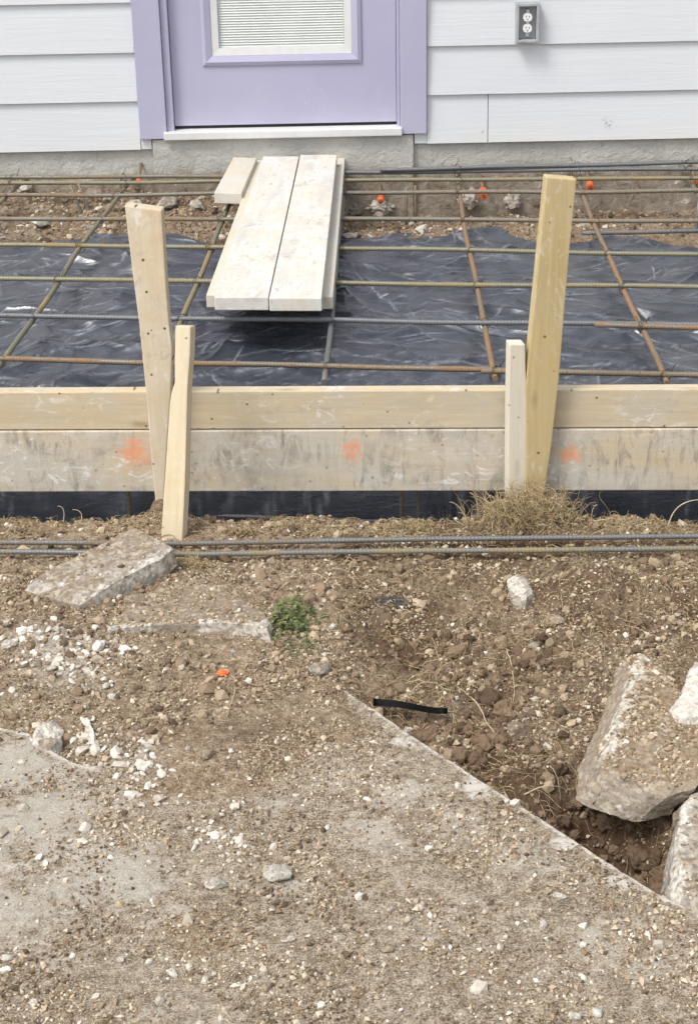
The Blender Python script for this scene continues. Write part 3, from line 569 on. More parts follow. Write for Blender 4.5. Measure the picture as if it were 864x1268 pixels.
def frame(bm, x0, x1, z0, z1, w, y0, y1, slope=0.):     # mitred frame, front face may slope
    o = [(x0, z0), (x1, z0), (x1, z1), (x0, z1)]; i = [(x0+w, z0+w), (x1-w, z0+w), (x1-w, z1-w), (x0+w, z1-w)]
    vo = [bm.verts.new((a, y0, b)) for a, b in o]; vi = [bm.verts.new((a, y0+slope, b)) for a, b in i]; wo = [bm.verts.new((a, y1, b)) for a, b in o]; wi = [bm.verts.new((a, y1, b)) for a, b in i]
    for k in range(4):
        j = (k+1) % 4
        bm.faces.new((vo[k], vo[j], vi[j], vi[k])); bm.faces.new((wo[j], wo[k], wi[k], wi[j])); bm.faces.new((wo[k], wo[j], vo[j], vo[k])); bm.faces.new((vi[k], vi[j], wi[j], wi[k]))
bm = bmesh.new(); frame(bm, lx0, lx1, lz0, lz1, .014, yd-.006, yd+.012, -.006); frame(bm, lx0+.0142, lx1-.0142, lz0+.0142, lz1-.0142, .0225, yd-.012, yd+.02, .008)
bm_obj('window_frame', bm, M['lavender'], door)
bm = bmesh.new(); frame(bm, ix0+.0012, ix1-.0012, iz0+.0012, iz1-.0012, .028, yd-.001, yd+.03, .003); bm_obj('window_bead', bm, M['white'], door)
box('pane', (ix0+.02, ix1-.02, yd+.006, yd+.0075, iz0+.02, iz1-.02), M['glass'], door)
bm = bmesh.new(); zz0 = iz0+.03; pitch = .0098; k = 0
while zz0 + k*pitch < iz1-.03:
    z = zz0+k*pitch; v = [bm.verts.new(c) for c in ((ix0+.03, yd+.013, z), (ix1-.03, yd+.013, z), (ix1-.03, yd+.0165, z+.0052), (ix0+.03, yd+.0165, z+.0052), (ix1-.03, yd+.0215, z+.0085), (ix0+.03, yd+.0215, z+.0085))]
    bm.faces.new((v[0], v[1], v[2], v[3])); bm.faces.new((v[3], v[2], v[4], v[5])); k += 1
add_box(bm, ix0+.03, ix1-.03, yd+.012, yd+.022, iz0+.0285, iz0+.0295); bm_obj('blind', bm, M['blind'], door)
box('blind_backing', (ix0+.002, ix1-.002, yd+.0305, yd+.034, iz0+.002, iz1-.002), M['blind'], door)

# outlet on the siding
M['grey_metal'] = mat_plain('grey_box_metal', (.42, .43, .44), .5, .15, 40, .5, 0, .3); M['recept'] = mat_plain('white_receptacle', (.78, .78, .77), .35, .02)
p0, p1 = W(639, 51, YW-.03), W(667, 4, YW-.03); ox, oz = (p0.x+p1.x)/2, (p0.z+p1.z)/2; ow, oh = .088, .145
ot = thing('electrical_outlet', 'grey metal outlet box with white sockets, screwed to the right siding', 'outlet', (ox, YW+.003, oz))
bm = bmesh.new(); fr_y0, fr_y1 = -.045, .004
def fr2(bm, w, h, t, y0, y1): add_box(bm, -w/2, -w/2+t, y0, y1, -h/2, h/2, .002); add_box(bm, w/2-t, w/2, y0, y1, -h/2, h/2, .002); add_box(bm, -w/2+t, w/2-t, y0, y1, h/2-t, h/2, .002); add_box(bm, -w/2+t, w/2-t, y0, y1, -h/2, -h/2+t, .002)
fr2(bm, ow, oh, .011, fr_y0, fr_y1); bm_obj('box', bm, M['grey_metal'], ot)
box('back_plate', (-ow/2+.012, ow/2-.012, -.012, .003, -oh/2+.012, oh/2-.012), mat_plain('box_back_metal', (.36, .37, .375), .6), ot)
for dz in (.0205, -.0205):
    bm = bmesh.new(); pts = []
    for k in range(24):
        a = k/24*2*math.pi; pts.append((.0172*math.cos(a), max(-.0145, min(.0145, .0172*math.sin(a)))))
    b = [bm.verts.new((a, -.036, c)) for a, c in pts]; t = [bm.verts.new((a, -.013, c)) for a, c in pts]; bm.faces.new(b)
    for k in range(24): bm.faces.new((b[k], t[k], t[(k+1) % 24], b[(k+1) % 24]))
    bmesh.ops.recalc_face_normals(bm, faces=bm.faces); rc = bm_obj('receptacle', bm, M['recept'], ot); rc.location = (0, 0, dz)
    bm = bmesh.new()
    for dx, hh in ((-.0062, .0085), (.0062, .007)): add_box(bm, dx-.0011, dx+.0011, -.0368, -.0355, -.001, -.001+hh)
    add_box(bm, -.0022, .0022, -.0368, -.0355, -.0095, -.0055); bm_obj('slots', bm, M['dark'], rc)
bm = bmesh.new(); add_box(bm, -.006, .006, -.034, -.0125, -.050, .050); bm_obj('yoke', bm, M['grey_metal'], ot)
for dz in (oh/2-.006, -oh/2+.006):
    o = tube_mesh('screw', [(0.0, -.047, 0), (0.0, -.044, 0)], .0035, M['grey_metal'], 10); link(o, ot); o.location = (.02 if dz > 0 else -.02, 0, dz)

# ------------------------------------------------------------------ form boards and stakes
EXT = 1.2
def on_form(px, py, off=0.): return RP(px, py, FL+FN*off, FN)
def along(p, s_): return p+FDIR*s_
zA, zB, zC = 0., on_form(432, 531).z, on_form(432, 607).z
def board_face(z0, z1, off):
    a = FL-FDIR*EXT+FN*off; b = FR+FDIR*EXT+FN*off
    return [Vector((a.x, a.y, z0)), Vector((b.x, b.y, z0)), Vector((b.x, b.y, z1)), Vector((a.x, a.y, z1))]
up_b = timber('form_board', board_face(zB+.001, zA, 0), FN, .040, M['w_upper'], FDIR, .003)
tag(up_b, 'narrow tan form board resting edge-up on the wider stained board', 'form board')
pts = board_face(zC, zB-.002, .006); cen = sum(pts, Vector())/4
X = FDIR.normalized(); Zx = FN; Yx = Zx.cross(X)
sp_ = []
for a, b, r in ((166, 560, .034), (436, 557, .022), (706, 564, .022)):
    q = on_form(a, b, .006)-cen; sp_.append(((q.dot(X), q.dot(Yx), 0), r))
M['w_lower'] = mat_wood('cement_stained_timber', (.57, .50, .395), (.48, .415, .31), (.50, .475, .415), .8, .2, drips=.8, smear=.8, warm=.35, holes=.4, paint=sp_)
lo_b = timber('form_board', pts, FN, .040, M['w_lower'], FDIR, .003)
tag(lo_b, 'wide grey cement-stained form board with orange paint dabs, hanging over the dark trench', 'form board')

def stake(px_pts, off, yaw, lean, thick, mat, label, up=True):
    """front face traced on a plane just in front of the form, turned by yaw and leaning by lean"""
    n = Matrix.Rotation(yaw, 3, 'Z') @ FN; n = (n + Vector((0, 0, lean))).normalized()
    c = on_form(*px_pts[len(px_pts)//2], off); P = [RP(a, b, c, n) for a, b in px_pts]
    o = timber('wooden_stake', P, n, thick, mat, Vector((0, 0, 1)), .0035); return tag(o, label, 'stake')
stake([(154, 254), (200, 260), (205, 350), (209, 400), (213, 432), (211, 490), (206, 560), (201, 655), (196, 655), (190, 600), (181, 490), (172, 400), (163, 330)], .046, R(-3), .0, .038, M['w_stake_d'], 'tall pointed dusty stake leaning left against the form beside the short brace')
stake([(677, 219), (714, 222), (706, 300), (700, 370), (692, 470), (683, 550), (673, 618), (665, 660), (658, 660), (652, 600), (651, 480), (657, 420)], .050, R(11), .0, .038, M['w_stake_y'], 'tall yellow pine stake rising from the clump of straw')
stake([(631, 426), (650, 426), (652, 500), (652, 600), (652, 640), (629, 640), (629, 560), (630, 480)], .052, R(13), .0, .038, M['w_stake_w'], 'short white pine stake right beside the tall yellow one')
# the brace stands out from the form, its foot on the soil
foot = GS(216, 668); n = (FN+Vector((0, 0, .26))).normalized(); n = (Matrix.Rotation(R(-14), 3, 'Z') @ n).normalized()
P = [RP(a, b, foot+Vector((0, 0, -.01)), n) for a, b in [(217, 403), (236, 404), (235, 440), (232, 480), (231, 520), (229, 600), (225, 682), (198, 682), (202, 620), (206, 560), (210, 500), (212, 486), (216, 474), (216, 440)]]
br_ = timber('wooden_stake', P, n, .036, M['w_stake_p'], Vector((0, 0, 1)), .0035); tag(br_, 'short pale notched brace in front of the tall dusty stake', 'stake')

# ------------------------------------------------------------------ stacked planks
def plank(px4, z, thick, mat, label):
    P = [G(a, b, z) for a, b in px4]; L = ((P[3]-P[0])+(P[2]-P[1])).normalized()
    o = timber('plank', P, Vector((0, 0, 1)), thick, mat, L, .003); return tag(o, label, 'plank', 'planks piled on the steel grid')
zt_ = .052; th = .040
plank([(265, 368), (332, 368), (370, 193), (326, 193)], zt_, th, M['w_plank'], 'upper left wide plank of the pile, cracked end grain and grey dust')
plank([(333, 369), (398, 369), (417, 191), (372, 191)], zt_+.001, th, M['w_plank'], 'upper right wide plank of the pile, with pale scuffs on its face')
plank([(255, 365), (300, 365), (345, 197), (317, 197)], zt_-th-.001, th, M['w_plank_e'], 'lower plank showing a narrow strip along the left side of the pile')
plank([(360, 367), (412, 367), (427, 195), (398, 195)], zt_-th-.001, th, M['w_plank_e'], 'lower plank showing a narrow strip along the right side of the pile')
plank([(265, 238), (299, 239), (318, 195), (289, 194)], zt_-.022, th, M['w_plank_e'], 'short offcut lying at the far left end of the plank pile')

# ------------------------------------------------------------------ reinforcing bars
def rebar(p_list, rad, mat, label, bend=.0025, seed=0, smooth=False):
    pts = [Vector(p) for p in p_list]; out = []
    for i in range(len(pts)-1):
        n = max(3, int((pts[i+1]-pts[i]).length/.06))
        for k in range(n): out.append(pts[i].lerp(pts[i+1], k/n))
    out.append(pts[-1])
    if smooth:
        for _ in range(2): out = [out[0]]+[(out[i-1]+out[i]*2+out[i+1])/4 for i in range(1, len(out)-1)]+[out[-1]]
    out = [p+Vector((mnoise.noise(p*1.7+Vector((seed, 0, 0))), mnoise.noise(p*1.7+Vector((0, seed, 5))), mnoise.noise(p*1.7+Vector((9, 0, seed)))*.6))*bend*2 for p in out]
    o = link(tube_mesh('rebar', out, rad, mat)); return tag(o, label, 'rebar', 'reinforcing bars')
def cross(a, b, z, mat, label, seed, x0=-260, x1=1130, rad=.0080):
    """a bar across the bay through two seen points (x,y); ends by pixel columns x0..x1"""
    (ax, ay), (bx, by) = a, b; f = lambda x: ay+(by-ay)*(x-ax)/(bx-ax)
    o = rebar([G(x0, f(x0), z), G((x0*2+x1)/3, f((x0*2+x1)/3), z), G((x0+2*x1)/3, f((x0+2*x1)/3), z), G(x1, f(x1), z)], rad, mat, label, .0055, seed)
    CROSS.append((o, G(x0, f(x0), z), G(x1, f(x1), z))); return o
zT = -.034; CROSS, LONG = [], []
cross((0, 444), (690, 461), zT, M['r_rust'], 'rusty orange cross bar nearest the form, running from the left', 1, -260, 700)
cross((594, 458), (864, 463), zT+.004, M['r_brown'], 'brown cross bar nearest the form, lapping from the right', 2, 594, 1130)
cross((0, 391), (864, 402), zT, M['r_grey'], 'grey cross bar second from the form, passing in front of the plank ends', 3)
cross((737, 401), (864, 405), zT+.006, M['r_rust'], 'rusty lap bar starting on the second cross bar at right', 4, 737, 1130)
cross((0, 344), (864, 356), zT, M['r_olive'], 'olive cross bar third from the form, just behind the near plank ends', 5)
cross((0, 303), (864, 314), zT, M['r_olive'], 'greenish cross bar fourth from the form, over the far part of the sheet', 6)
cross((0, 270), (864, 273), zT, M['r_brown'], 'brown cross bar just beyond the back edge of the sheet', 7)
cross((0, 241), (864, 236), zT, M['r_brown'], 'brown cross bar over the rubble at the foot of the house', 8)
cross((0, 226), (864, 220), -.02, M['r_olive'], 'dark cross bar second from the house footing', 9)
cross((430, 213), (864, 208), -.012, M['r_grey'], 'dark cross bar nearest the footing, right of the planks', 10, 300, 1130)
cross((565, 207), (864, 201), .004, M['r_grey'], 'uppermost dark bar along the footing at right', 11, 470, 1130)
cross((0, 219), (290, 218), -.004, M['r_brown'], 'uppermost brown bar along the footing at left', 12, -260, 330)
cross((722, 288), (864, 285), -.07, M['r_grey'], 'grey bar low against the torn sheet edge at right', 13, 722, 1130)
zL = zT-.013
def longi(pp, mat, label, seed, z=None):
    q = [G(a, b, zL if z is None else z) for a, b in pp]; o = rebar(q, .0085, mat, label, .005, seed); LONG.append((o, q)); return o
longi([(-40, 508), (60, 366), (166, 215)], M['r_olive'], 'olive long bar slanting over the sheet at far left', 21)
longi([(37, 214), (-80, 330)], M['r_olive'], 'olive long bar cutting the far left corner beside the footing', 22)
longi([(200, 466), (228, 393), (287, 243)], M['r_olive'], 'long bar left of the planks, running under the short offcut', 23)
longi([(403, 474), (416, 330), (428, 208)], M['r_grey'], 'grey long bar along the right side of the planks', 24)
longi([(613, 470), (585, 330), (563, 203)], M['r_rust'], 'rusty red long bar left of the tall yellow stake', 25)
longi([(826, 474), (765, 345), (704, 200)], M['r_rust'], 'rusty long bar passing right of the tall yellow stake', 26)
longi([(835, 194), (868, 245), (960, 410)], M['r_olive'], 'olive long bar at the far right corner by the footing', 27)
M['wire'] = mat_plain('tie_wire_steel', (.10, .085, .07), .6, .2, 60, .4, 0, .3)
tie_me = None
for co_, a, b in CROSS:
    for lo_, q in LONG:
        for i in range(len(q)-1):
            d1, d2, e = b-a, q[i+1]-q[i], q[i]-a; den = d1.x*d2.y-d1.y*d2.x
            if abs(den) < 1e-6: continue
            t = (e.x*d2.y-e.y*d2.x)/den; u = (e.x*d1.y-e.y*d1.x)/den
            if not (.0 < t < 1 and 0 <= u <= 1): continue
            p = a+d1*t
            if tie_me is None:
                L_ = [Vector((math.cos(k/14*6.2832)*.0135, math.cos(k/14*6.2832)*.0135, math.sin(k/14*6.2832)*.019-.006)) for k in range(15)]+[Vector((.016, .004, .012)), Vector((.020, -.003, .022)), Vector((.026, .002, .030))]
                o = tube_mesh('wire_tie', L_, .0013, M['wire'], 5); tie_me = o.data; bpy.data.objects.remove(o)
            o = bpy.data.objects.new('wire_tie', tie_me); COL.objects.link(o); o.parent = co_; o.location = p; o.rotation_euler = (0, 0, random.choice((0, 1.57, 3.1))+random.uniform(-.3, .3))
# upright ties in the rubble, and the bent stirrup at right
def vert(pa, d, ztop_, zbot, mat, label, seed, dx=0.):
    p = W(pa[0], pa[1], d); return rebar([(p.x, d, ztop_), (p.x+dx, d-.02, zbot)], .0055, mat, label, .001, seed)
vert((503, 240), 6.42, -.03, -.17, M['r_brown'], 'upright tie bar in the rubble, left one of the close pair', 31)
vert((514, 240), 6.44, -.03, -.17, M['r_brown'], 'upright tie bar in the rubble, right one of the close pair', 32)
vert((87, 228), 6.48, -.01, -.16, M['r_brown'], 'slanting tie bar behind the far left cross bars, left one', 33, .05)
vert((97, 228), 6.50, -.01, -.16, M['r_brown'], 'slanting tie bar behind the far left cross bars, right one', 34, .05)
q = G(868, 238, -.02); rebar([q, q+Vector((-.015, -.05, .0)), q+Vector((-.03, -.1, -.03)), q+Vector((-.032, -.11, -.16))], .006, M['r_grey'], 'bent dark stirrup bar standing by the sheet edge at far right', .0, 35, True)
# bars in the trench
def inside(pts, mat, label, seed, rad=.0068): return rebar(pts, rad, mat, label, .001, seed)
a, b = G(230, 637, -.47), G(560, 650, -.47); inside([a-(b-a)*.6, a, b, b+(b-a)*1.2], M['r_grey'], 'dim grey bar lying low in the trench under the form', 41)
for pxx, lab, mm in ((158, 'upright olive bar under the form left of the tall dusty stake', 'r_olive'), (497, 'upright bar in the trench under the middle of the form, left one', 'r_brown'), (518, 'upright bar in the trench under the middle of the form, right one', 'r_brown')):
    p = on_form(pxx, 600, -.10); inside([(p.x, p.y, -.06), (p.x, p.y, -.54)], M[mm], lab, pxx, .006)
# pair on the ground in front
def ground_bar(pp, z, mat, label, seed): return rebar([G(a, b, z) for a, b in pp], .0070, mat, label, .002, seed)
ground_bar([(-260, 672), (60, 672), (230, 673), (530, 667), (864, 664), (1130, 662)], -.272, M['g_brown'], 'farther of two long bars lying on the soil before the trench', 51)
ground_bar([(-260, 683), (60, 684), (250, 686), (530, 682), (864, 679), (1130, 677)], -.274, M['g_olive'], 'nearer of two long bars lying on the soil before the trench', 52)

# dowels with orange collars in the footing
M['orange'] = mat_plain('orange_plastic', (.80, .16, .045), .55, .15, 60)
for pxx, pyy, lab, s_ in ((471, 243, 'orange collar on a dowel just right of the planks', .8), (598, 236, 'orange collar on a dowel between the rusty bar and tall yellow stake', 1.15), (730, 227, 'orange collar on a dowel right of the tall yellow stake top', .9), (861, 222, 'orange collar on a dowel at the far right by the footing', 1.1), (172, 220, 'small red collar on a dowel near the left tall stake', .6)):
    p = W(pxx, pyy, YW-.10); t = thing('dowel', lab, 'dowel', p)
    link(tube_mesh('bar', [(0, -.035, -.012), (0, .03, .004), (0, .125, .03)], .0075*s_**.5, M['r_rust'], 8), t)
    link(tube_mesh('collar', [(0, -.030, -.011), (0, -.020, -.010), (0, .0, -.006), (0, .012, -.003)], .0175*s_, M['orange'], 12, True, lambda q: (.8, 1, 1, .9)[min(3, int(q*3+.5))]), t)

# ------------------------------------------------------------------ broken concrete and stones
LOOSE = []
def refine(bm, L, it=6):
    for _ in range(it):
        es = [e for e in bm.edges if e.calc_length() > L]
        if not es: break
        bmesh.ops.subdivide_edges(bm, edges=es, cuts=1, use_grid_fill=False); bmesh.ops.triangulate(bm, faces=[f for f in bm.faces if len(f.verts) > 3])
def rough(bm, amp, f, seed, facet=.3):
    o = Vector((seed*3.7, seed*1.3, -seed)); bm.normal_update(); mv = []
    for v in bm.verts:
        d = mnoise.fractal(v.co*f+o, .7, 2.1, 5)*amp; c = mnoise.voronoi((v.co*f*1.3+o))[0][0]*amp*facet
        mv.append(v.normal*(d-c))
    for v, m in zip(bm.verts, mv): v.co += m
def chunk(name, cat, label, top, thick, mat, amp=.006, f=18, L=.009, seed=1, taper=.9, lean=(0, 0), chalk=(), crumbs=0):
    P = [G(a, b, z) for a, b, z in top]; c = sum(P, Vector())/len(P); base = Vector((c.x, c.y, c.z-thick))
    bm = bmesh.new(); t = [bm.verts.new(p-base) for p in P]
    b = [bm.verts.new(Vector(((p.x-c.x)*taper+lean[0], (p.y-c.y)*taper+lean[1], p.z-c.z))) for p in P]
    n = len(P); bm.faces.new(t); bm.faces.new(b[::-1])
    for i in range(n): bm.faces.new((t[i], b[i], b[(i+1) % n], t[(i+1) % n]))
    bmesh.ops.recalc_face_normals(bm, faces=bm.faces); rs = random.Random(seed*91); T = [p-base for p in P]; cc = c-base
    for q in range(int(n*5)):                       # knock the arrises off along random fracture planes
        k = rs.randrange(n); ed = T[(k+1) % n]-T[k]; e = T[k]+ed*rs.random(); o_ = Vector((ed.y, -ed.x, 0)).normalized()
        if o_.dot(e-cc) < 0: o_ = -o_
        no = (o_+ed.normalized()*rs.gauss(0, .35)+Vector((0, 0, rs.uniform(.15, 1.5)))).normalized()
        dmax = max((p-e).dot(no) for p in T)
        if dmax > .02: continue
        co = e+no*(dmax-rs.uniform(.003, .011))
        r2 = bmesh.ops.bisect_plane(bm, geom=bm.verts[:]+bm.edges[:]+bm.faces[:], plane_co=co, plane_no=no, clear_outer=True, dist=1e-5)
        bmesh.ops.holes_fill(bm, edges=[g for g in r2['geom_cut'] if isinstance(g, bmesh.types.BMEdge)], sides=0)
    bmesh.ops.recalc_face_normals(bm, faces=bm.faces); bmesh.ops.triangulate(bm, faces=bm.faces); refine(bm, L, 8); rough(bm, amp, f, seed)
    segs = [(G(*a)-base, G(*b)-base, r) for a, b, r in chalk]; ca = []
    for v in bm.verts:
        k = 0
        for a, b, r in segs:
            t = max(0, min(1, (v.co-a).dot(b-a)/(b-a).length_squared)); k = max(k, math.exp(-((v.co-a-(b-a)*t).length/r)**2))
        ca.append(k)
    bvh = BVHTree.FromBMesh(bm); lo = [min(v.co[i] for v in bm.verts) for i in (0, 1)]; hi = [max(v.co[i] for v in bm.verts) for i in (0, 1)]
    shp = [len(e.link_faces) == 2 and e.calc_face_angle(0) > .52 for e in bm.edges]
    o = bm_obj(name, bm, mat, None, True); o.location = base
    o.data.attributes.new('sharp_edge', 'BOOLEAN', 'EDGE').data.foreach_set('value', shp)
    o.data.attributes.new('chalk', 'FLOAT', 'POINT').data.foreach_set('value', ca)
    for _ in range(crumbs):
        x, y = random.uniform(lo[0], hi[0]), random.uniform(lo[1], hi[1])
        if perlin(np.array([(x+base.x)*22]), np.array([(y+base.y)*22]), 200)[0] < -.12: continue
        h = bvh.ray_cast(Vector((x, y, .5)), Vector((0, 0, -1)))
        if h[0] and h[1].z > .55: LOOSE.append((x+base.x, y+base.y, h[0].z+base.z))
    return tag(o, label, cat)
chunk('concrete_chunk', 'concrete', 'tilted grey concrete slab piece lying over the two ground bars', [(165, 650, -.215), (214, 673, -.212), (196, 690, -.222), (95, 745, -.266), (28, 728, -.278), (60, 702, -.252)], .062, M['concrete'], .003, 16, .007, 3, .98, (.012, .004), [((212, 690, -.235), (110, 752, -.28), .022)], 500)
chunk('concrete_chunk', 'concrete', 'half buried flat concrete piece with a pale front edge left of the weed', [(130, 778, -.282), (165, 742, -.276), (240, 712, -.272), (300, 736, -.268), (337, 764, -.266), (336, 782, -.268), (312, 774, -.266), (270, 771, -.268), (200, 774, -.274)], .05, M['concrete_d'], .003, 22, .007, 4, 1., (0, 0), [((255, 777, -.276), (318, 778, -.272), .024), ((332, 778, -.272), (340, 792, -.285), .026), ((132, 784, -.285), (175, 778, -.28), .022)], 2200)
chunk('concrete_chunk', 'concrete', 'large broken concrete block with a smooth left face, right of the pit', [(786, 804, -.230), (800, 808, -.226), (835, 835, -.226), (880, 900, -.228), (868, 970, -.248), (828, 982, -.262), (796, 972, -.255), (768, 964, -.256), (748, 952, -.256), (750, 915, -.246), (774, 860, -.236)], .085, M['concrete_b'], .006, 17, .006, 5, 1.0, (-.050, .022), [((792, 815, -.230), (774, 870, -.236), .022), ((774, 870, -.238), (752, 930, -.25), .024), ((722, 968, -.28), (770, 980, -.28), .011)], 4200)
chunk('concrete_chunk', 'concrete', 'bright white broken face rising at the right frame edge above the block', [(862, 812, -.19), (885, 815, -.18), (900, 880, -.21), (868, 892, -.226), (838, 895, -.23), (830, 882, -.226), (846, 845, -.205)], .05, M['concrete_w'], .007, 20, .006, 6, 1.0, (-.01, .0), [((862, 830, -.2), (850, 880, -.22), .04)])
chunk('concrete_chunk', 'concrete', 'concrete piece with a white left edge at lower right, beside the pit', [(850, 984, -.262), (885, 955, -.255), (960, 980, -.26), (960, 1130, -.28), (872, 1132, -.284), (838, 1108, -.285), (833, 1080, -.282), (840, 1020, -.272)], .13, M['concrete'], .007, 18, .007, 7, 1.03, (-.022, 0), [((848, 985, -.27), (836, 1040, -.285), .022), ((836, 1040, -.285), (832, 1108, -.30), .022)], 900)
chunk('concrete_chunk', 'concrete', 'brown lump of concrete wedged under the block beside the pit', [(842, 985, -.29), (864, 968, -.28), (880, 985, -.29), (850, 1006, -.31), (834, 1010, -.315), (830, 1000, -.305)], .05, M['concrete_d'], .006, 20, .007, 8)
chunk('concrete_chunk', 'concrete', 'small chalky fragment sticking out of the mound in front of the bars', [(628, 714, -.268), (640, 705, -.258), (654, 712, -.254), (662, 728, -.262), (650, 738, -.27), (634, 736, -.276)], .04, M['concrete'], .006, 26, .005, 9, 1., (0, 0), [((632, 715, -.268), (645, 735, -.272), .016)])
chunk('concrete_chunk', 'concrete', 'pale flat concrete flake at far left below the tilted piece', [(38, 790, -.286), (55, 775, -.284), (88, 768, -.282), (80, 784, -.286), (55, 798, -.29)], .03, M['concrete'], .005, 24, .006, 10, 1., (0, 0), [((45, 793, -.287), (80, 785, -.287), .012)])
chunk('concrete_chunk', 'concrete', 'white fragment standing on the broken slab edge at left', [(36, 914, -.285), (50, 890, -.270), (68, 884, -.272), (78, 900, -.282), (74, 922, -.29), (58, 928, -.295)], .035, M['concrete_w'], .006, 32, .004, 11, 1., (0, 0), [((42, 908, -.285), (74, 905, -.283), .025)])
chunk('concrete_chunk', 'concrete', 'upright white sliver beside the dark hollow in the left slab edge', [(97, 880, -.278), (110, 884, -.272), (121, 908, -.282), (117, 924, -.29), (106, 922, -.292), (106, 900, -.285)], .035, M['concrete_w'], .006, 34, .004, 12, 1., (0, 0), [((104, 886, -.278), (114, 915, -.286), .022)])
LP = np.array(LOOSE); sz = np.clip(RNG.lognormal(math.log(.0024), .5, len(LP)), .001, .009)
scatter('soil_crumbs', LP[:, 0], LP[:, 1], sz, np.clip(RNG.normal(.5, .22, len(LP)), 0, 1), M['grit'], 'ico', (.5, .9), .3, .28, LP[:, 2])
k = RNG.choice(len(LP), 420, replace=False); zmap = LP[k, 2]
fibres('dry_straw', LP[k, 0], LP[k, 1], RNG.uniform(.012, .04, len(k)), M['straw'], (.0003, .0007), (0, .006), 1.2, 6, 'stuff', lambda x, y: zmap+.002)

def stone(px, py, w, h, mat, label, sink=.3, seed=None, name='stone', cat='stone', tall=.65):
    p = GS(px, py); sc = (p-EYE).length/FPX; rx, ry = w*sc/2, h*sc/2*1.3; rz = min(rx, ry)*tall*1.15
    bm = bmesh.new(); bmesh.ops.create_icosphere(bm, subdivisions=4 if w > 14 else 3, radius=1); rs = random.Random(int(px*31+py))
    pl = [(Vector((rs.gauss(0, 1), rs.gauss(0, 1), rs.gauss(0, .8))).normalized(), rs.uniform(.55, .85)) for _ in range(9)]
    for v in bm.verts:
        for n, d in pl:
            e = v.co.dot(n)-d
            if e > 0: v.co -= n*e*.9
        v.co *= 1+.16*mnoise.fractal(v.co*2.3+Vector((px, py, 0)), .8, 2, 4)
        v.co = Vector((v.co.x*rx, v.co.y*ry, v.co.z*rz))
    o = bm_obj(name, bm, M[mat], None, True); o.location = p+Vector((0, 0, rz*(1-2*sink)*.9)); o.rotation_euler = (rs.gauss(0, .12), rs.gauss(0, .12), rs.gauss(0, .35))
    return tag(o, label, cat)
ST = [(170, 752, 34, 26, 'stone_t', 'rounded tan stone sitting on the soil below the tilted slab piece'), (300, 754, 30, 13, 'stone_t', 'flat tan stone on the half buried slab, left of the weed'),
      (256, 936, 20, 17, 'stone_t', 'lone round tan pebble on the brown soil'), (344, 1086, 40, 26, 'stone_w', 'flat whitish chip with a sloping side, right of the white crumbs'),
      (268, 1098, 32, 17, 'stone_w', 'flat whitish chip at the lower end of the white crumbs'), (10, 1188, 20, 9, 'stone_w', 'oval white pebble at the left edge of the paving'),
      (213, 1207, 11, 15, 'stone_w', 'pointed white pebble low in the middle left'), (255, 1215, 13, 11, 'stone_w', 'white pebble just right of the pointed one'),
      (198, 1241, 13, 10, 'stone_w', 'white pebble nearest the bottom edge, left of middle'), (42, 1244, 14, 9, 'stone_w', 'small oval pebble near the bottom left corner'),
      (740, 1256, 14, 14, 'stone_w', 'right one of two white pebbles at the bottom edge'), (711, 1260, 17, 11, 'stone_w', 'left one of two white pebbles at the bottom edge'),
      (693, 1112, 17, 10, 'stone_w', 'flat white chip on the paving below the diagonal edge'), (672, 1147, 12, 13, 'stone_w', 'white pebble below the flat chip on the right paving'),
      (655, 882, 15, 10, 'stone_t', 'pale pebble in the pit soil near the thin root, lower one'), (661, 868, 18, 9, 'stone_w', 'whitish pebble in the pit soil near the thin root, upper one'),
      (642, 908, 36, 24, 'clod', 'round brown clod of earth at the foot of the thin root'), (812, 985, 30, 24, 'stone_g', 'grey stone leaning on the front edge of the big block'),
      (826, 898, 28, 24, 'stone_g', 'grey stone lying on the big block beneath the white face'), (140, 864, 14, 12, 'stone_w', 'small white stone on the left soil, lower one of two'),
      (132, 850, 10, 13, 'stone_w', 'small white stone on the left soil, upper one of two'), (63, 838, 14, 11, 'stone_d', 'dark stone among the pale crumbs at left'),
      (195, 855, 20, 11, 'stone_t', 'flat tan stone right of the two white ones'), (226, 828, 11, 9, 'stone_w', 'little white pebble near the orange scrap'),
      (12, 800, 22, 14, 'stone_w', 'whitish lump at the far left edge among crumbs'), (122, 802, 20, 17, 'concrete_w', 'white lump at the left tip of the half buried slab'),
      (396, 834, 26, 22, 'stone_g', 'dull grey stone at the upper end of the diagonal edge'), (660, 802, 14, 12, 'stone_g', 'small grey stone in the middle of the loose soil'),
      (690, 770, 22, 12, 'stone_t', 'flat tan stone below the white fragment on the mound'), (60, 740, 26, 16, 'stone_t', 'tan stone at far left against the tilted piece'),
      (78, 728, 22, 8, 'concrete_w', 'pale flake lying against the left flank of the tilted piece'), (505, 905, 14, 8, 'stone_w', 'white pebble by the dark plastic strip'),
      (207, 255, 26, 38, 'concrete_w', 'big whitish stone by the footing just right of the dusty stake top'), (245, 258, 24, 16, 'concrete', 'grey rubble stone left of the short offcut'),
      (727, 290, 30, 22, 'concrete', 'grey stone holding down the sheet right of the tall yellow stake'), (50, 277, 24, 12, 'concrete_w', 'whitish rubble stone at far left behind the sheet'), (30, 236, 34, 16, 'concrete_w', 'pale block end at the foot of the left footing'),
      (150, 1190, 12, 8, 'stone_w', 'tiny white pebble in the lower left, above the pointed one'), (480, 1178, 16, 10, 'stone_t', 'tan pebble on the paving right of middle'), (520, 1125, 12, 8, 'stone_w', 'pale chip in the middle of the paving'), (360, 1165, 13, 9, 'stone_w', 'pale pebble on the paving below the sloping white chip'), (330, 1225, 13, 10, 'stone_t', 'tan pebble in the lower middle of the paving')]
for a in ST: stone(*a)
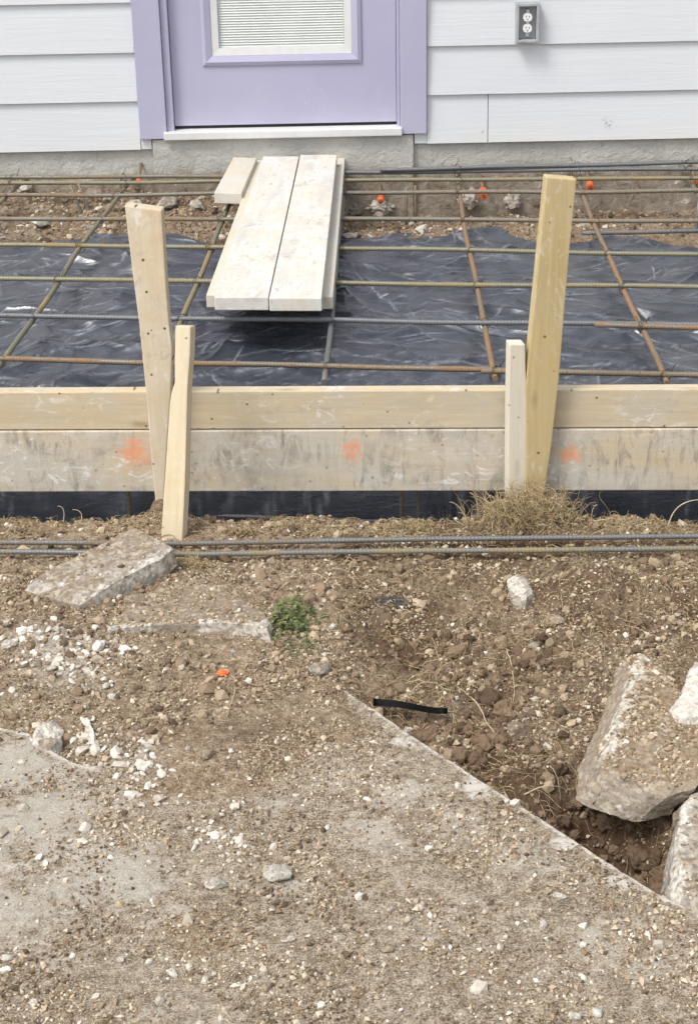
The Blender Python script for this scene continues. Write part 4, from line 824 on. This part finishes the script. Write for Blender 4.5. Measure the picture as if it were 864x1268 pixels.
for px, py, w_, h_, lab in ((470, 257, 30, 15, 'whitish mortar lump on the footing under the orange collar near the planks'), (580, 246, 24, 24, 'whitish mortar lump on the footing behind the rusty bar'), (634, 249, 18, 20, 'whitish mortar lump on the footing left of the tall yellow stake'), (438, 262, 14, 18, 'grey mortar lump on the footing touching the plank pile')):
    p = W(px, py, YW-.008); k = 6.9/FPX/2; bm = bmesh.new(); bmesh.ops.create_icosphere(bm, subdivisions=4, radius=1)
    for v in bm.verts:
        v.co *= 1+.55*mnoise.fractal(v.co*1.9+Vector((px, 0, 0)), .8, 2, 4); v.co = Vector((v.co.x*w_*k, v.co.y*.014, v.co.z*h_*k))
    o = bm_obj('mortar_lump', bm, M['concrete_w' if w_ > 16 else 'stone_g'], None, True); o.location = p; tag(o, lab, 'mortar lump')

# ------------------------------------------------------------------ roots, scraps, plants
M['root'] = mat_plain('pale_root', (.50, .40, .26), .8, .25, 50); M['root_d'] = mat_plain('brown_root', (.27, .19, .115), .85, .25, 50)
def root(pp, rad, mat, label, lift=.006):
    pts = []
    for i in range(len(pp)-1):
        for k in range(6):
            t = k/6; pts.append((pp[i][0]*(1-t)+pp[i+1][0]*t, pp[i][1]*(1-t)+pp[i+1][1]*t))
    pts.append(pp[-1]); P = []
    for i, (a, b) in enumerate(pts):
        g = GS(a, b); P.append(g+Vector((0, 0, lift*math.sin(math.pi*i/(len(pts)-1))+rad*.8)))
    for _ in range(3): P = [P[0]]+[(P[i-1]+P[i]*2+P[i+1])/4 for i in range(1, len(P)-1)]+[P[-1]]
    P = [p+Vector((mnoise.noise(p*30), mnoise.noise(p*30+Vector((5, 5, 5))), 0))*.004 for p in P]
    o = link(tube_mesh('root', P, rad, M[mat], 6, True, lambda t: 1-.6*t)); return tag(o, label, 'root')
root([(565, 850), (590, 875), (605, 905), (628, 932)], .0016, 'root', 'thin pale root running down the pit soil to the clod', .012)
root([(628, 804), (631, 825), (637, 850), (634, 872)], .0014, 'root', 'thin pale root standing above the two pit pebbles', .014)
root([(648, 985), (680, 984), (709, 982)], .0016, 'root', 'straight pale stem from the diagonal edge to the block corner', .02)
root([(709, 982), (711, 1000), (703, 1018)], .0011, 'root', 'thin stem hanging at the corner of the block', .01)
root([(292, 850), (288, 870), (280, 893)], .0012, 'root', 'short pale root below the orange scrap', .005)
root([(300, 845), (330, 855), (358, 870), (360, 890), (350, 910)], .0013, 'root_d', 'curved brown root on the soil right of the orange scrap', .006)
root([(500, 870), (520, 850), (545, 852), (552, 868)], .0011, 'root', 'hooked pale root above the dark plastic strip', .012)
root([(135, 755), (160, 775), (180, 795)], .0011, 'root', 'pale stem crossing in front of the rounded tan stone', .008)
root([(408, 835), (432, 832)], .003, 'root', 'whitish stick lying at the tip of the diagonal edge', .003)
root([(580, 960), (600, 940), (640, 965), (690, 960)], .0011, 'root_d', 'brown rootlet bundle strand at the slab edge', .014)
def stem(px, py, dx, dz, cur, rad, mat, label):
    p = GS(px, py); P = [p+Vector((dx*t+cur*math.sin(math.pi*t), .01*t, dz*math.sin(t*1.75)/math.sin(1.75) if dz else 0)) for t in [i/12 for i in range(13)]]
    o = link(tube_mesh('dry_stem', P, rad, M[mat], 6, True, lambda t: 1-.5*t)); return tag(o, label, 'dry stem')
stem(826, 655, .09, .075, -.02, .0019, 'root', 'arched dry stem curving up over the trench at far right')
stem(78, 648, -.012, .045, .01, .0013, 'root', 'dry twig standing on the trench lip at left, taller')
stem(100, 648, -.02, .035, .012, .0012, 'root', 'dry twig standing on the trench lip at left, shorter')
stem(352, 660, -.02, .04, .014, .0013, 'root_d', 'curly dry twig on the trench lip right of the pale brace')

# dark plastic strip and netting in the pit
M['strip'] = mat_plain('black_strip', (.035, .036, .038), .45, .2)
bm = bmesh.new(); prev = None
for i in range(15):
    t = i/14; c = GS(462+t*92, 878+7*math.sin(t*1.7)+2*t)*0+G(462+t*92, 876+7*math.sin(t*1.7)+2*t, -.315)+Vector((0, 0, .012+.004*math.sin(t*5)))
    a = bm.verts.new(c+Vector((0, .011*(1-.25*t), .003))); b = bm.verts.new(c+Vector((0, -.011*(1-.25*t), -.002)))
    if prev: bm.faces.new((prev[0], prev[1], b, a))
    prev = (a, b)
r_ = bmesh.ops.solidify(bm, geom=list(bm.faces), thickness=.0018); o = bm_obj('plastic_strip', bm, M['strip'], None, True); tag(o, 'dark plastic strip poking out by the diagonal slab edge', 'plastic strip')
c0 = GS(487, 745); bm = bmesh.new()
for i in range(46):
    p = c0+Vector((random.gauss(0, .018), random.gauss(0, .012), 0)); d = random.uniform(-1.1, .3); L = random.uniform(.02, .05); P = []
    for k in range(6):
        q = p+Vector((math.cos(d)*L*(k/5-.5), math.sin(d)*L*(k/5-.5), 0)); q.z = soil1(q.x, q.y)+.004+.006*math.sin(k*.63); P.append(q)
    for k in range(5):
        a, b = P[k], P[k+1]; w = Vector((-math.sin(d), math.cos(d), .4))*.0009; v = [bm.verts.new(z) for z in (a-w, b-w, b+w, a+w)]; bm.faces.new(v)
o = bm_obj('netting_scrap', bm, mat_plain('grey_netting', (.055, .055, .055), .7), None); tag(o, 'frayed dark netting scrap on the soil before the bars', 'netting scrap')
# orange scrap
c0 = GS(276, 836); bm = bmesh.new(); bmesh.ops.create_icosphere(bm, subdivisions=3, radius=1)
for v in bm.verts: v.co = Vector((v.co.x*.011, v.co.y*.010, v.co.z*.006))*(1+.5*mnoise.fractal(v.co*2.5, .8, 2, 3))
o = bm_obj('orange_scrap', bm, M['orange'], None, False); o.location = c0+Vector((0, 0, .004)); tag(o, 'crumpled bright orange scrap on the soil', 'scrap')

# green weed
s = NT('weed_leaf'); a = s.attr('tone'); M['leaf'] = s.out(s.cramp(a, [(0, (.035, .05, .018)), (.5, (.10, .135, .04)), (1, (.22, .24, .10))]), .6, None, .3)
def leaves(name, c, n, sx_, sy_, hh, ls, parent, mat):
    V, F, T = [], [], []
    for i in range(n):
        p = Vector((c.x+random.gauss(0, sx_), c.y+random.gauss(0, sy_), 0)); p.z = soil1(p.x, p.y)+random.uniform(.002, hh)*math.exp(-((p.x-c.x)/sx_)**2*.3)
        yaw, pit, L = random.uniform(0, 6.28), random.uniform(-.2, .9), ls*random.uniform(.5, 1.3); d = Vector((math.cos(yaw)*math.cos(pit), math.sin(yaw)*math.cos(pit), math.sin(pit))); w = d.cross(Vector((0, 0, 1))).normalized()*L*.28; up = w.cross(d).normalized()
        k = len(V); t = random.gauss(.5, .25)
        V += [p, p+d*L*.45+w+up*L*.05, p+d*L*.5-up*L*.06, p+d*L*.45-w+up*L*.05, p+d*L-Vector((0, 0, L*.2))]; T += [t]*5
        F += [(k, k+2, k+1), (k, k+3, k+2), (k+1, k+2, k+4), (k+2, k+3, k+4)]
    V = np.array([q[:] for q in V]); V = V-np.array(parent.location[:])
    return link(np_mesh(name, V, np.array(F), mat, False, {'tone': np.clip(T, 0, 1)}), parent)
c0 = GS(358, 772); wd = thing('weed', 'low green weed growing between the half buried slab and loose soil', 'weed', c0)
leaves('leaves', c0, 300, .030, .045, .03, .017, wd, M['leaf'])
bm = bmesh.new(); c1 = GS(380, 800)
st_o = []
for i in range(14):
    d = random.uniform(0, 6.28); L = random.uniform(.015, .04); P0 = Vector((random.gauss(0, .01), random.gauss(0, .01), .002)); P1 = P0+Vector((math.cos(d)*L, math.sin(d)*L, random.uniform(.01, .03))); w = Vector((-math.sin(d), math.cos(d), 0))*.0008
    bm.faces.new([bm.verts.new(z) for z in (P0-w, P1-w*.6, P1+w*.6, P0+w)])
bm_obj('stem', bm, M['leaf'], wd)
c0 = GS(378, 800); w2 = thing('weed', 'sparse grey-green sprig just below the brighter weed', 'weed', c0)
s = NT('grey_leaf'); a = s.attr('tone'); M['leaf2'] = s.out(s.cramp(a, [(0, (.07, .075, .035)), (.5, (.14, .15, .07)), (1, (.25, .25, .14))]), .7, None, .2)
leaves('leaves', c0, 90, .022, .02, .015, .011, w2, M['leaf2'])

# straw clump round the right stakes, and smaller tufts on the lip
def tuft(px, py, n, sx_, sy_, L, label, upk=(.2, 1.0), name='straw_tuft', mat='straw'):
    c = GS(px, py); xs = RNG.normal(c.x, sx_, n); ys = np.minimum(RNG.normal(c.y, sy_, n), y_form(xs)-.03)
    base = lambda x, y: np.maximum(soil(x, y), c.z-.02)
    o = fibres(name, xs, ys, RNG.uniform(L[0], L[1], n), M[mat], (.0006, .0013), (0, .012), 1.7, 9, None, base, RNG.uniform(upk[0], upk[1], n)); return tag(o, label, 'straw tuft')
tuft(652, 638, 1100, .055, .035, (.05, .13), 'big clump of dry straw heaped round the feet of the right stakes', (.35, 1.45))
tuft(508, 654, 340, .022, .012, (.02, .05), 'grey-green dry tuft on the trench lip below the middle of the form', (.3, .9))
tuft(300, 662, 150, .018, .008, (.02, .05), 'wispy straw on the lip right of the pale brace')
tuft(237, 700, 170, .018, .010, (.03, .06), 'orange-tan straw wisp beside the right tip of the tilted slab', (.0, .4))

# ------------------------------------------------------------------ light
SUN_EL, SUN_AZ = R(57), R(230)          # azimuth clockwise from +Y
w = bpy.data.worlds.new('World'); SC.world = w; w.use_nodes = True; nt = w.node_tree; bg = nt.nodes['Background']
sk = nt.nodes.new('ShaderNodeTexSky'); sk.sky_type = 'NISHITA'; sk.sun_disc = False; sk.sun_elevation = SUN_EL; sk.sun_rotation = SUN_AZ; sk.air_density = 1.0; sk.dust_density = 3.0; sk.ozone_density = 1.0
hs = nt.nodes.new('ShaderNodeHueSaturation'); hs.inputs['Saturation'].default_value = .28; nt.links.new(sk.outputs[0], hs.inputs['Color']); nt.links.new(hs.outputs[0], bg.inputs[0]); bg.inputs[1].default_value = .145
sl = bpy.data.lights.new('sun', 'SUN'); sl.energy = 1.15; sl.angle = R(16); sl.color = (1, .965, .91)
so = link(bpy.data.objects.new('sun', sl))
dirv = Vector((math.sin(SUN_AZ)*math.cos(SUN_EL), math.cos(SUN_AZ)*math.cos(SUN_EL), math.sin(SUN_EL)))
so.rotation_euler = dirv.to_track_quat('Z', 'Y').to_euler(); so.location = (0, 0, 8)
vs = SC.view_settings; vs.view_transform = 'Standard'; vs.look = 'None'; vs.exposure = 0.84; vs.gamma = 1; vs.use_curve_mapping = False
SC.cycles.use_denoising = True
SC.cycles.max_bounces = 6
